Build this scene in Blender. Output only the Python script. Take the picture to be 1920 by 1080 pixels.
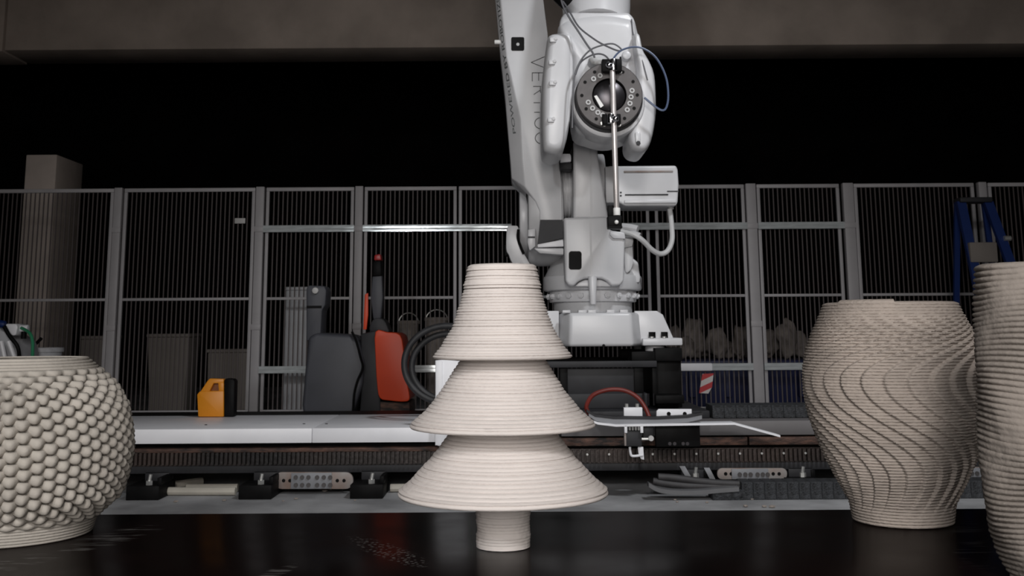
import bpy, bmesh, math, random
from mathutils import Vector, Matrix, noise

random.seed(7)
for o in list(bpy.data.objects):
    bpy.data.objects.remove(o, do_unlink=True)
scene = bpy.context.scene
COL = scene.collection

# ------------------------------------------------------------------ camera
FPX, PPX, PPY = 2000.0, 960.0, 285.0          # focal length and principal point in px of the 1920x1080 frame
CAM_H = 0.82
PITCH = math.radians(9.37)
ROLL = math.radians(0.38)
CAM = Vector((0, 0, CAM_H))
_f = Vector((0, math.cos(PITCH), math.sin(PITCH)))
_u0 = Vector((0, -math.sin(PITCH), math.cos(PITCH)))
_r0 = Vector((1, 0, 0))
_r = _r0 * math.cos(ROLL) - _u0 * math.sin(ROLL)
_u = _u0 * math.cos(ROLL) + _r0 * math.sin(ROLL)
cd = bpy.data.cameras.new('camera')
cam = bpy.data.objects.new('camera', cd)
COL.objects.link(cam)
M = Matrix((( _r.x, _u.x, -_f.x, CAM.x), (_r.y, _u.y, -_f.y, CAM.y), (_r.z, _u.z, -_f.z, CAM.z), (0, 0, 0, 1)))
cam.matrix_world = M
cd.sensor_width = 36.0
cd.sensor_fit = 'HORIZONTAL'
cd.lens = FPX * 36.0 / 1920.0
cd.shift_y = -(540.0 - PPY) / 1920.0
cd.clip_start = 0.05
cd.clip_end = 100
cd.dof.use_dof = True
cd.dof.focus_distance = 2.3
cd.dof.aperture_fstop = 14.0
scene.camera = cam

# ------------------------------------------------------------------ world, lights, exposure
scene.view_settings.view_transform = 'Standard'
scene.view_settings.look = 'None'
scene.view_settings.exposure = 0.0
scene.view_settings.gamma = 1.0
scene.view_settings.use_curve_mapping = False
w = bpy.data.worlds.new('world')
scene.world = w
w.use_nodes = True
w.node_tree.nodes['Background'].inputs[0].default_value = (1.0, 0.93, 0.9, 1)
w.node_tree.nodes['Background'].inputs[1].default_value = 0.012


def spot(name, loc, target, watts, cone, blend, radius, color=(1, 1, 1)):
    l = bpy.data.lights.new(name, 'SPOT')
    l.energy = watts
    l.spot_size = math.radians(cone)
    l.spot_blend = blend
    l.shadow_soft_size = radius
    l.color = color
    o = bpy.data.objects.new(name, l)
    o.location = loc
    o.rotation_euler = (Vector(target) - Vector(loc)).to_track_quat('-Z', 'Y').to_euler()
    COL.objects.link(o)
    return o


spot('key_lamp', (0.1, -2.3, 3.05), (0.1, 3.2, 1.0), 440, 70, 1.0, 0.42, (1.0, 0.965, 0.94))
spot('side_lamp', (-2.2, -4.6, 3.9), (0.1, 5.0, 1.4), 420, 60, 1.0, 0.22, (0.95, 0.98, 1.0))
spot('robot_lamp', (1.9, 2.5, 4.7), (0.8, 5.9, 0.55), 450, 68, 1.0, 0.22, (0.95, 0.97, 1.0))
al = bpy.data.lights.new('added_front_fill', 'AREA')  # added unseen area fill behind the camera, lifts the shadows under the tiers
al.shape = 'RECTANGLE'
al.size, al.size_y = 3.2, 1.8
al.energy = 125
al.color = (1.0, 0.95, 0.91)
ao = bpy.data.objects.new('added_front_fill', al)
ao.location = (0.0, -2.4, 1.5)
ao.rotation_euler = (math.radians(84), 0, 0)
COL.objects.link(ao)


# ------------------------------------------------------------------ pixel -> place
def P(x, y, Y):
    d = _f + _r * ((x - PPX) / FPX) + _u * ((PPY - y) / FPX)
    return CAM + d * ((Y - CAM.y) / d.y)


def PZ(x, y, Z):
    d = _f + _r * ((x - PPX) / FPX) + _u * ((PPY - y) / FPX)
    return CAM + d * ((Z - CAM.z) / d.z)


def X(x, y, Y):
    return P(x, y, Y).x


def Zh(y, Y, x=960):
    return P(x, y, Y).z


def plen(n, Y, y=540):
    """length in metres of n pixels at the depth Y, height y"""
    return abs(P(960 + n, y, Y).x - P(960, y, Y).x)


# ------------------------------------------------------------------ materials
def lin(c):
    return tuple(((v / 255) / 12.92 if v / 255 <= 0.04045 else ((v / 255 + 0.055) / 1.055) ** 2.4) for v in c)


def mat(name, col, rough=0.5, metal=0.0, var=0.0, scale=8.0, bump=0.0, bscale=60.0, col2=None, spec=0.5, stretch=None, rvar=0.0):
    m = bpy.data.materials.new(name)
    m.use_nodes = True
    nt = m.node_tree
    b = nt.nodes['Principled BSDF']
    b.inputs['Base Color'].default_value = (*col, 1)
    b.inputs['Roughness'].default_value = rough
    b.inputs['Metallic'].default_value = metal
    b.inputs['Specular IOR Level'].default_value = spec
    tc = nt.nodes.new('ShaderNodeTexCoord')
    src = tc.outputs['Object']
    if stretch:
        mp = nt.nodes.new('ShaderNodeMapping')
        mp.inputs['Scale'].default_value = stretch
        nt.links.new(src, mp.inputs[0])
        src = mp.outputs[0]
    if var > 0 or col2:
        n = nt.nodes.new('ShaderNodeTexNoise')
        n.inputs['Scale'].default_value = scale
        n.inputs['Detail'].default_value = 6
        nt.links.new(src, n.inputs['Vector'])
        cr = nt.nodes.new('ShaderNodeValToRGB')
        a = tuple(max(0, v * (1 - var)) for v in col)
        c = col2 if col2 else tuple(min(1, v * (1 + var)) for v in col)
        cr.color_ramp.elements[0].color = (*a, 1)
        cr.color_ramp.elements[1].color = (*c, 1)
        cr.color_ramp.elements[0].position = 0.35
        cr.color_ramp.elements[1].position = 0.68
        nt.links.new(n.outputs['Fac'], cr.inputs[0])
        nt.links.new(cr.outputs[0], b.inputs['Base Color'])
        if rvar > 0:
            mr = nt.nodes.new('ShaderNodeMapRange')
            mr.inputs[1].default_value = 0.3
            mr.inputs[2].default_value = 0.7
            mr.inputs[3].default_value = max(0.02, rough - rvar)
            mr.inputs[4].default_value = min(1, rough + rvar)
            nt.links.new(n.outputs['Fac'], mr.inputs[0])
            nt.links.new(mr.outputs[0], b.inputs['Roughness'])
    if bump > 0:
        n2 = nt.nodes.new('ShaderNodeTexNoise')
        n2.inputs['Scale'].default_value = bscale
        n2.inputs['Detail'].default_value = 5
        nt.links.new(src, n2.inputs['Vector'])
        bp = nt.nodes.new('ShaderNodeBump')
        bp.inputs['Strength'].default_value = bump
        bp.inputs['Distance'].default_value = 0.01
        nt.links.new(n2.outputs['Fac'], bp.inputs['Height'])
        nt.links.new(bp.outputs[0], b.inputs['Normal'])
    return m


MT = {}
MT['clay_tree'] = mat('pale_clay', (0.60, 0.555, 0.53), 0.85, var=0.04, scale=9, bump=0.12, bscale=90, spec=0.2, stretch=(1, 1, 4))
MT['clay_left'] = mat('grey_clay', (0.37, 0.343, 0.308), 0.85, var=0.10, scale=14, bump=0.12, bscale=150, spec=0.2)
MT['clay_right'] = mat('beige_clay', (0.335, 0.29, 0.257), 0.85, var=0.16, scale=6, bump=0.35, bscale=120, spec=0.2, stretch=(1, 1, 3))
MT['clay_tall'] = mat('stone_clay', (0.235, 0.207, 0.184), 0.88, var=0.12, scale=8, bump=0.2, bscale=110, spec=0.2)
MT['robot'] = mat('robot_paint', (0.60, 0.60, 0.615), 0.33, var=0.03, scale=5, bump=0.03, bscale=40)
MT['robot2'] = mat('robot_grey_paint', (0.50, 0.50, 0.51), 0.4, var=0.04, scale=5)
MT['disc'] = mat('machined_steel', (0.085, 0.078, 0.078), 0.5, 0.3, var=0.12, scale=20)
MT['dark_steel'] = mat('dark_steel', (0.07, 0.065, 0.07), 0.32, 0.9, var=0.2, scale=12)
MT['chrome'] = mat('chrome', (0.75, 0.75, 0.77), 0.16, 1.0, var=0.03)
MT['rod'] = mat('brushed_rod', (0.78, 0.73, 0.71), 0.35, 0.6, var=0.06, scale=30)
MT['black'] = mat('black_metal', (0.006, 0.0058, 0.006), 0.5, 0.0, var=0.3, scale=15, spec=0.08)
MT['blackrub'] = mat('black_rubber', (0.02, 0.02, 0.022), 0.55, var=0.25, scale=20)
MT['chain'] = mat('black_plastic_dusty', (0.03, 0.032, 0.036), 0.7, var=0.6, scale=45, bump=0.8, bscale=120)
MT['charcoal'] = mat('charcoal_plate', (0.026, 0.026, 0.029), 0.55, var=0.2, scale=8, spec=0.3)
MT['white'] = mat('white_sheet', (0.82, 0.82, 0.85), 0.42, var=0.04, scale=6)
MT['cover_top'] = mat('cover_sheet', (0.52, 0.525, 0.55), 0.5, var=0.08, scale=5)
MT['galv'] = mat('galvanised', (0.70, 0.74, 0.75), 0.115, 0.4, var=0.12, scale=9, stretch=(1, 1, 6), rvar=0.02)
MT['fence'] = mat('fence_grey_paint', (0.38, 0.365, 0.375), 0.5, var=0.05, scale=7)
MT['wire'] = mat('wire_grey_paint', (0.085, 0.069, 0.068), 0.6, var=0.05)
MT['concrete'] = mat('beam_concrete', (0.46, 0.385, 0.335), 0.9, var=0.18, scale=1.6, bump=0.3, bscale=25, spec=0.1)
MT['column'] = mat('column_concrete', (0.55, 0.475, 0.43), 0.9, var=0.12, scale=3, bump=0.2, bscale=25, spec=0.1)
MT['darkwall'] = mat('dark_wall', (0.006, 0.0055, 0.0055), 0.95, var=0.2, scale=2, spec=0.0)
MT['floor'] = mat('concrete_floor', (0.33, 0.33, 0.337), 0.7, var=0.3, scale=3.5, bump=0.3, bscale=60, rvar=0.1)
MT['rust'] = mat('rusty_steel', (0.014, 0.010, 0.009), 0.7, 0.1, col2=(0.13, 0.065, 0.045), scale=14, bump=0.4, bscale=60, stretch=(1, 1, 4))
MT['rack'] = mat('oily_rack_steel', (0.012, 0.010, 0.010), 0.42, 0.2, col2=(0.055, 0.038, 0.032), scale=2.2, bump=0.2)
MT['plate_steel'] = mat('grey_steel_plate', (0.30, 0.285, 0.275), 0.55, 0.1, col2=(0.24, 0.17, 0.14), scale=9)
MT['greysheet'] = mat('grey_sheet', (0.115, 0.108, 0.11), 0.55, var=0.1, scale=5)
MT['midgrey'] = mat('mid_grey_sheet', (0.22, 0.225, 0.24), 0.5, var=0.08, scale=8)
MT['bolt'] = mat('zinc_bolt', (0.62, 0.62, 0.60), 0.35, 0.7, var=0.05)
MT['orange'] = mat('orange_paint', (0.62, 0.05, 0.006), 0.5, var=0.06, scale=4)
MT['yellow'] = mat('amber_plastic', (0.62, 0.22, 0.004), 0.45, var=0.05, scale=5)
MT['brown'] = mat('dark_amber_plastic', (0.20, 0.06, 0.006), 0.5, var=0.05)
MT['darkgrey'] = mat('dark_grey_plastic', (0.055, 0.057, 0.068), 0.55, var=0.1, scale=5)
MT['red'] = mat('red_plastic', (0.40, 0.02, 0.02), 0.4, var=0.05)
MT['redhose'] = mat('red_hose_rubber', (0.15, 0.018, 0.012), 0.45, var=0.08, scale=20)
MT['blue'] = mat('blue_paint', (0.0035, 0.02, 0.115), 0.5, var=0.08, scale=5)
MT['bluebin'] = mat('blue_bin_plastic', (0.01, 0.014, 0.062), 0.55, var=0.15, scale=4)
MT['green'] = mat('green_hose_rubber', (0.03, 0.25, 0.12), 0.45, var=0.05)
MT['bag'] = mat('dusty_clay_lump', (0.23, 0.20, 0.18), 0.9, var=0.3, scale=9, bump=0.6, bscale=25)
MT['beige'] = mat('beige_box', (0.19, 0.168, 0.152), 0.8, var=0.08, scale=4)
MT['cablegrey'] = mat('grey_cable', (0.09, 0.09, 0.10), 0.45, var=0.05)
MT['leadblack'] = mat('dusty_black_lead', (0.04, 0.038, 0.04), 0.6, var=0.2, scale=20)
MT['darksheet'] = mat('dark_grey_strip', (0.13, 0.13, 0.135), 0.55, var=0.1)
MT['cablelight'] = mat('light_grey_cable', (0.50, 0.50, 0.50), 0.5, var=0.04)
MT['cableblue'] = mat('blue_cable', (0.09, 0.12, 0.2), 0.4, var=0.05)
MT['conduit'] = mat('ivory_conduit', (0.46, 0.43, 0.37), 0.55, var=0.12, scale=10)
MT['ink2'] = mat('faded_print', (0.13, 0.14, 0.14), 0.6, var=0.05)
MT['ink'] = mat('black_print', (0.03, 0.03, 0.032), 0.6, var=0.05)
MT['paper'] = mat('white_label', (0.85, 0.84, 0.82), 0.5, var=0.02)
MT['label'] = mat('grey_label', (0.5, 0.49, 0.48), 0.5, var=0.02)


def table_mat():
    m = mat('dark_film_plywood', (0.0062, 0.0032, 0.0029), 0.2, var=0.35, scale=5, rvar=0.05, spec=0.007)
    nt = m.node_tree
    b = nt.nodes['Principled BSDF']
    base = b.inputs['Base Color'].links[0].from_socket
    tc = nt.nodes.new('ShaderNodeTexCoord')
    geo = nt.nodes.new('ShaderNodeNewGeometry')

    def patch(cx, cy, rx, ry, ang):
        mp = nt.nodes.new('ShaderNodeMapping')
        mp.vector_type = 'TEXTURE'
        mp.inputs['Location'].default_value = (cx, cy, 0)
        mp.inputs['Rotation'].default_value = (0, 0, ang)
        mp.inputs['Scale'].default_value = (rx, ry, 100)
        nt.links.new(geo.outputs['Position'], mp.inputs[0])
        g = nt.nodes.new('ShaderNodeTexGradient')
        g.gradient_type = 'SPHERICAL'
        nt.links.new(mp.outputs[0], g.inputs[0])
        r = nt.nodes.new('ShaderNodeMapRange')
        r.inputs[1].default_value = 0.0
        r.inputs[2].default_value = 0.35
        nt.links.new(g.outputs['Fac'], r.inputs[0])
        return r.outputs[0]

    def mul(a, c):
        n = nt.nodes.new('ShaderNodeMath')
        n.operation = 'MULTIPLY'
        nt.links.new(a, n.inputs[0])
        if hasattr(c, 'node'):
            nt.links.new(c, n.inputs[1])
        else:
            n.inputs[1].default_value = c
        return n.outputs[0]

    def add(a, c):
        n = nt.nodes.new('ShaderNodeMath')
        n.operation = 'MAXIMUM'
        nt.links.new(a, n.inputs[0])
        nt.links.new(c, n.inputs[1])
        return n.outputs[0]

    # stippled scuff with a shape of its own, and long chalky drag marks
    vo = nt.nodes.new('ShaderNodeTexVoronoi')
    vo.inputs['Scale'].default_value = 120
    nt.links.new(geo.outputs['Position'], vo.inputs['Vector'])
    st = nt.nodes.new('ShaderNodeMapRange')
    st.inputs[1].default_value = 0.44
    st.inputs[2].default_value = 0.26
    nt.links.new(vo.outputs['Distance'], st.inputs[0])
    ns = nt.nodes.new('ShaderNodeTexNoise')
    ns.inputs['Scale'].default_value = 16
    ns.inputs['Detail'].default_value = 5
    mp2 = nt.nodes.new('ShaderNodeMapping')
    mp2.inputs['Rotation'].default_value = (0, 0, -0.5)
    mp2.inputs['Scale'].default_value = (1.0, 5.0, 1)
    nt.links.new(geo.outputs['Position'], mp2.inputs[0])
    nt.links.new(mp2.outputs[0], ns.inputs['Vector'])
    sm = nt.nodes.new('ShaderNodeMapRange')
    sm.inputs[1].default_value = 0.52
    sm.inputs[2].default_value = 0.7
    nt.links.new(ns.outputs['Fac'], sm.inputs[0])
    pts = [PZ(725, 1035, 0.47), PZ(205, 1010, 0.47), PZ(60, 1045, 0.47), PZ(1850, 1040, 0.47), PZ(520, 1072, 0.47), PZ(1790, 985, 0.47)]
    e0, e1 = PZ(668, 1009, 0.47), PZ(795, 1062, 0.47)
    em = (e0 + e1) / 2
    ed = e1 - e0
    tot = mul(mul(patch(em.x, em.y, ed.length * 0.62, 0.034, math.atan2(ed.y, ed.x)), st.outputs[0]), 0.6)
    g0, g1 = PZ(30, 1052, 0.47), PZ(195, 1004, 0.47)
    ga = math.atan2(g1.y - g0.y, g1.x - g0.x)
    mp2.inputs['Rotation'].default_value = (0, 0, -ga)
    for p, rx, ry, s in ((pts[1], 0.17, 0.05, 0.7), (pts[2], 0.2, 0.05, 0.7), (pts[3], 0.14, 0.05, 0.35), (pts[4], 0.06, 0.02, 0.7), (pts[5], 0.1, 0.05, 0.3)):
        tot = add(tot, mul(mul(patch(p.x, p.y, rx, ry, ga), sm.outputs[0]), s))
    sp = nt.nodes.new('ShaderNodeTexNoise')
    sp.inputs['Scale'].default_value = 260
    nt.links.new(geo.outputs['Position'], sp.inputs['Vector'])
    sr = nt.nodes.new('ShaderNodeMapRange')
    sr.inputs[1].default_value = 0.72
    sr.inputs[2].default_value = 0.8
    sr.inputs[4].default_value = 0.25
    nt.links.new(sp.outputs['Fac'], sr.inputs[0])
    tot = add(tot, sr.outputs[0])
    mx = nt.nodes.new('ShaderNodeMix')
    mx.data_type = 'RGBA'
    nt.links.new(tot, mx.inputs[0])
    nt.links.new(base, mx.inputs[6])
    mx.inputs[7].default_value = (0.16, 0.155, 0.15, 1)
    nt.links.new(mx.outputs[2], b.inputs['Base Color'])
    return m


MT['table'] = table_mat()


def stripe_mat():
    m = mat('red_white_hazard_print', (0.6, 0.55, 0.53), 0.5)
    nt = m.node_tree
    b = nt.nodes['Principled BSDF']
    geo = nt.nodes.new('ShaderNodeNewGeometry')
    mp = nt.nodes.new('ShaderNodeMapping')
    mp.inputs['Rotation'].default_value = (0, math.radians(24), 0)
    nt.links.new(geo.outputs['Position'], mp.inputs[0])
    sx = nt.nodes.new('ShaderNodeSeparateXYZ')
    nt.links.new(mp.outputs[0], sx.inputs[0])
    a = nt.nodes.new('ShaderNodeMath')
    a.operation = 'MULTIPLY'
    a.inputs[1].default_value = 11.5
    nt.links.new(sx.outputs['Z'], a.inputs[0])
    f = nt.nodes.new('ShaderNodeMath')
    f.operation = 'FRACT'
    nt.links.new(a.outputs[0], f.inputs[0])
    g = nt.nodes.new('ShaderNodeMath')
    g.operation = 'GREATER_THAN'
    g.inputs[1].default_value = 0.5
    nt.links.new(f.outputs[0], g.inputs[0])
    mx = nt.nodes.new('ShaderNodeMix')
    mx.data_type = 'RGBA'
    nt.links.new(g.outputs[0], mx.inputs[0])
    mx.inputs[6].default_value = (0.62, 0.58, 0.56, 1)
    mx.inputs[7].default_value = (0.5, 0.03, 0.035, 1)
    nt.links.new(mx.outputs[2], b.inputs['Base Color'])
    return m


MT['stripe'] = stripe_mat()


# ------------------------------------------------------------------ mesh helpers
def wloc(o):
    v = Vector((0, 0, 0))
    while o is not None:
        v += o.location
        o = o.parent
    return v


def mk(name, bm, m, parent=None, smooth=35, origin=None, kind=None, label=None):
    """link one bmesh (world coordinates) as ONE mesh object"""
    if parent is not None:
        off = wloc(parent)
        loc = Vector((0, 0, 0))
    else:
        if origin is None:
            xs = [v.co for v in bm.verts]
            lo = Vector((min(v.x for v in xs), min(v.y for v in xs), min(v.z for v in xs)))
            hi = Vector((max(v.x for v in xs), max(v.y for v in xs), max(v.z for v in xs)))
            origin = Vector(((lo.x + hi.x) / 2, (lo.y + hi.y) / 2, lo.z))
        off = loc = Vector(origin)
    bmesh.ops.translate(bm, verts=bm.verts, vec=-off)
    bmesh.ops.recalc_face_normals(bm, faces=bm.faces)
    me = bpy.data.meshes.new(name)
    bm.to_mesh(me)
    bm.free()
    me.materials.append(MT[m])
    if smooth:
        for p in me.polygons:
            p.use_smooth = True
        me.set_sharp_from_angle(angle=math.radians(smooth))
    o = bpy.data.objects.new(name, me)
    o.location = loc
    COL.objects.link(o)
    if parent is not None:
        o.parent = parent
    if kind:
        o['kind'] = kind
    if label:
        o['label'] = label
    return o


def inst(src, loc, parent, rot=None, name=None):
    """a copy of a piece, sharing its mesh"""
    o = src.copy()
    if name:
        o.name = name
    COL.objects.link(o)
    o.parent = parent
    o.location = Vector(loc) - wloc(parent)
    if rot is not None:
        o.rotation_euler = rot
    return o


def empty(name, loc, label, cat, group=None):
    o = bpy.data.objects.new(name, None)
    o.location = loc
    o.empty_display_size = 0.05
    COL.objects.link(o)
    return tag(o, label, cat, group)


def tag(o, label, cat, group=None):
    o['label'] = label
    o['category'] = cat
    if group:
        o['group'] = group
    return o


def add_box(bm, x0, x1, y0, y1, z0, z1, bev=0.0, seg=2):
    t = bmesh.new()
    bmesh.ops.create_cube(t, size=1)
    for v in t.verts:
        v.co = Vector((x0 + (v.co.x + .5) * (x1 - x0), y0 + (v.co.y + .5) * (y1 - y0), z0 + (v.co.z + .5) * (z1 - z0)))
    if bev > 0:
        bmesh.ops.bevel(t, geom=t.edges[:], offset=bev, segments=seg, profile=0.5, affect='EDGES', clamp_overlap=True)
    merge(bm, t)
    return bm


def merge(bm, t):
    me = bpy.data.meshes.new('tmp')
    t.to_mesh(me)
    t.free()
    bm.from_mesh(me)
    bpy.data.meshes.remove(me)


def box(x0, x1, y0, y1, z0, z1, bev=0.0, seg=2):
    return add_box(bmesh.new(), x0, x1, y0, y1, z0, z1, bev, seg)


def pbox(px0, px1, py0, py1, Y0, Y1, bev=0.0, seg=2):
    """box whose FRONT face (depth Y0) covers the pixel rectangle"""
    a, c = P(px0, py1, Y0), P(px1, py0, Y0)
    return box(a.x, c.x, Y0, Y1, a.z, c.z, bev, seg)


def loft(sections, bev=0.0, seg=2, cap=True, sharp_only=True):
    """sections: lists of 3D points with equal counts, closed loops"""
    bm = bmesh.new()
    rows = [[bm.verts.new(p) for p in s] for s in sections]
    n = len(rows[0])
    for a, b in zip(rows, rows[1:]):
        for i in range(n):
            bm.faces.new((a[i], a[(i + 1) % n], b[(i + 1) % n], b[i]))
    if cap:
        bm.faces.new(rows[0])
        bm.faces.new(list(reversed(rows[-1])))
    bmesh.ops.recalc_face_normals(bm, faces=bm.faces)
    if bev > 0:
        es = [e for e in bm.edges if len(e.link_faces) == 2 and e.calc_face_angle(0) > math.radians(25)]
        bmesh.ops.bevel(bm, geom=es, offset=bev, segments=seg, profile=0.5, affect='EDGES', clamp_overlap=True)
    return bm


def prism(pts, Y0, Y1, bev=0.0, seg=2):
    """pixel outline at depth Y0 pushed straight back to Y1"""
    a = [P(x, y, Y0) for x, y in pts]
    b = [Vector((p.x, Y1, p.z)) for p in a]
    return loft([a, b], bev, seg)


def smooth_outline(pts, n=4):
    """closed Catmull-Rom through 2D points"""
    out = []
    N = len(pts)
    for i in range(N):
        p0, p1, p2, p3 = pts[i - 1], pts[i], pts[(i + 1) % N], pts[(i + 2) % N]
        for k in range(n):
            t = k / n
            out.append(tuple(0.5 * ((2 * p1[j]) + (-p0[j] + p2[j]) * t + (2 * p0[j] - 5 * p1[j] + 4 * p2[j] - p3[j]) * t * t
                                    + (-p0[j] + 3 * p1[j] - 3 * p2[j] + p3[j]) * t ** 3) for j in range(2)))
    return out


def pillow(pts, Y0, Y1, round_=0.06, rings=5, spine=False):
    """rounded body from a pixel outline (at Y0): front and back edges rolled over towards a centre or a spine"""
    a = [P(x, y, Y0) for x, y in pts]
    n = len(a)
    r = min(round_, (Y1 - Y0) / 2.01)
    cen = sum(a, Vector()) / n
    z0_, z1_ = min(p.z for p in a), max(p.z for p in a)

    def mid_x(z):
        xs = []
        for k in range(n):
            p0, p1 = a[k], a[(k + 1) % n]
            if (p0.z - z) * (p1.z - z) <= 0 and abs(p1.z - p0.z) > 1e-9:
                xs.append(p0.x + (p1.x - p0.x) * (z - p0.z) / (p1.z - p0.z))
        return ((min(xs) + max(xs)) / 2, (max(xs) - min(xs)) / 2) if xs else (cen.x, .01)
    hub = []
    for p in a:
        if spine:
            hw = mid_x((z0_ + z1_) / 2)[1]
            zc_ = min(max(p.z, z0_ + hw * 1.1), z1_ - hw * 1.1)
            hub.append(Vector((mid_x(zc_)[0], Y0, zc_)))
        else:
            hub.append(cen)

    def ring(f, Y):
        out = []
        for p, h in zip(a, hub):
            d = h - p
            L = max(d.length, 1e-6)
            out.append(Vector((p.x, Y, p.z)) + Vector((d.x, 0, d.z)) * (min(r, L * .55) / L * f))
        return out
    secs = []
    for k in range(rings + 1):
        t = k / rings * math.pi / 2
        secs.append(ring(1 - math.sin(t), Y0 + r * (1 - math.cos(t))))
    for k in range(rings + 1):
        t = math.pi / 2 - k / rings * math.pi / 2
        secs.append(ring(1 - math.sin(t), Y1 - r * (1 - math.cos(t))))
    return loft(secs)


def catmull(pts, n=8, closed=False):
    pts = [Vector(p) for p in pts]
    out = []
    N = len(pts)
    rng = range(N) if closed else range(N - 1)
    for i in rng:
        if closed:
            p0, p1, p2, p3 = pts[i - 1], pts[i], pts[(i + 1) % N], pts[(i + 2) % N]
        else:
            p0, p1, p2, p3 = pts[max(i - 1, 0)], pts[i], pts[i + 1], pts[min(i + 2, N - 1)]
        for k in range(n):
            t = k / n
            out.append(0.5 * ((2 * p1) + (-p0 + p2) * t + (2 * p0 - 5 * p1 + 4 * p2 - p3) * t * t + (-p0 + 3 * p1 - 3 * p2 + p3) * t ** 3))
    if not closed:
        out.append(pts[-1])
    return out


def add_tube(bm, pts, r, seg=8, closed=False):
    pts = [Vector(p) for p in pts]
    n = len(pts)
    rows = []
    up = None
    for i in range(n):
        if closed:
            t = (pts[(i + 1) % n] - pts[i - 1]).normalized()
        else:
            t = (pts[min(i + 1, n - 1)] - pts[max(i - 1, 0)]).normalized()
        if up is None:
            up = t.orthogonal().normalized()
        up = (up - t * up.dot(t)).normalized()
        s = t.cross(up)
        rr = r[i] if isinstance(r, (list, tuple)) else r
        rows.append([bm.verts.new(pts[i] + (up * math.cos(2 * math.pi * k / seg) + s * math.sin(2 * math.pi * k / seg)) * rr) for k in range(seg)])
    for i in range(n if closed else n - 1):
        a, b = rows[i], rows[(i + 1) % n]
        sh = 0
        if closed and i == n - 1:
            sh = min(range(seg), key=lambda q: (a[0].co - b[q].co).length)
        for k in range(seg):
            bm.faces.new((a[k], a[(k + 1) % seg], b[(k + 1 + sh) % seg], b[(k + sh) % seg]))
    if not closed:
        bm.faces.new(list(reversed(rows[0])))
        bm.faces.new(rows[-1])
    return bm


def tube(pts, r, seg=8, closed=False):
    return add_tube(bmesh.new(), pts, r, seg, closed)


def add_cyl(bm, a, b, r, seg=24, r2=None, bev=0.0):
    a, b = Vector(a), Vector(b)
    r2 = r if r2 is None else r2
    d = (b - a)
    L = d.length
    d.normalize()
    if bev > 0:
        pts = [a, a + d * bev * .3, a + d * bev, b - d * bev, b - d * bev * .3, b]
        rs = [r - bev, r - bev * .3, r, r2, r2 - bev * .3, r2 - bev]
    else:
        pts, rs = [a, b], [r, r2]
    return add_tube(bm, pts, rs, seg)


def cyl(a, b, r, seg=24, r2=None, bev=0.0):
    return add_cyl(bmesh.new(), a, b, r, seg, r2, bev)


def lathe(profile, cx, cy, seg=96, wob=None):
    """profile: (r, z) from first to last; poles closed when r is 0"""
    bm = bmesh.new()
    rows = []
    for r, z in profile:
        if r <= 1e-6:
            rows.append([bm.verts.new((cx, cy, z))])
        else:
            row = []
            for k in range(seg):
                t = 2 * math.pi * k / seg
                rr = r + (wob(t, z) if wob else 0)
                row.append(bm.verts.new((cx + rr * math.cos(t), cy + rr * math.sin(t), z)))
            rows.append(row)
    for a, b in zip(rows, rows[1:]):
        for k in range(seg):
            q = [a[k % len(a)], a[(k + 1) % len(a)], b[(k + 1) % len(b)], b[k % len(b)]]
            u = []
            for v in q:
                if v not in u:
                    u.append(v)
            if len(u) > 2:
                bm.faces.new(u)
    return bm


def interp(table, y):
    for (a, ra), (b, rb) in zip(table, table[1:]):
        if a <= y <= b:
            return ra + (rb - ra) * (y - a) / (b - a)
    return table[0][1] if y < table[0][0] else table[-1][1]


def hexbolt(name, m, r, h, parent, loc, rot=(0, 0, 0)):
    bm = cyl((0, 0, 0), (0, 0, h), r, 6)
    add_cyl(bm, (0, 0, h), (0, 0, h * 1.25), r * 0.6, 10)
    off = wloc(parent)
    o = mk(name, bm, m, None, origin=(0, 0, 0))
    o.parent = parent
    o.location = Vector(loc) - off
    o.rotation_euler = rot
    return o


FRONT = (math.pi / 2, 0, 0)     # +Z axis of a piece turned towards the camera side (-Y)


def structure(o):
    o['kind'] = 'structure'
    return o


# ------------------------------------------------------------------ hall: floor, walls, ceiling, beam, column
structure(mk('floor', box(-9, 9, -1.0, 16, -0.2, 0), 'floor'))
structure(mk('wall_far', box(-9, 9, 15.8, 16.1, 0, 6.6), 'darkwall'))
structure(mk('wall_left', box(-9.2, -9, -1, 16, 0, 6.6), 'darkwall'))
structure(mk('wall_right', box(9, 9.2, -1, 16, 0, 6.6), 'darkwall'))
structure(mk('ceiling', box(-9.2, 9.2, 4.0, 16.1, 6.6, 6.8), 'darkwall'))
bz = Zh(88, 11.0)
xj = X(10, 40, 11.0)
structure(mk('trim_1', box(xj + 0.012, 9, 11.0, 11.6, bz, 6.6, 0.01), 'concrete', label='concrete ceiling beam across the hall'))
structure(mk('trim_2', box(-9, xj - 0.012, 11.0, 11.6, bz - 0.01, 6.6, 0.01), 'concrete', label='short end of the concrete ceiling beam'))
a = P(49, 290, 10.4)
c = P(107, 290, 10.4)
col_bm = box(a.x, c.x, 10.4, 11.05, 0, a.z, 0.012)
structure(mk('trim_3', col_bm, 'column', label='square concrete column behind the mesh fence'))

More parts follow.
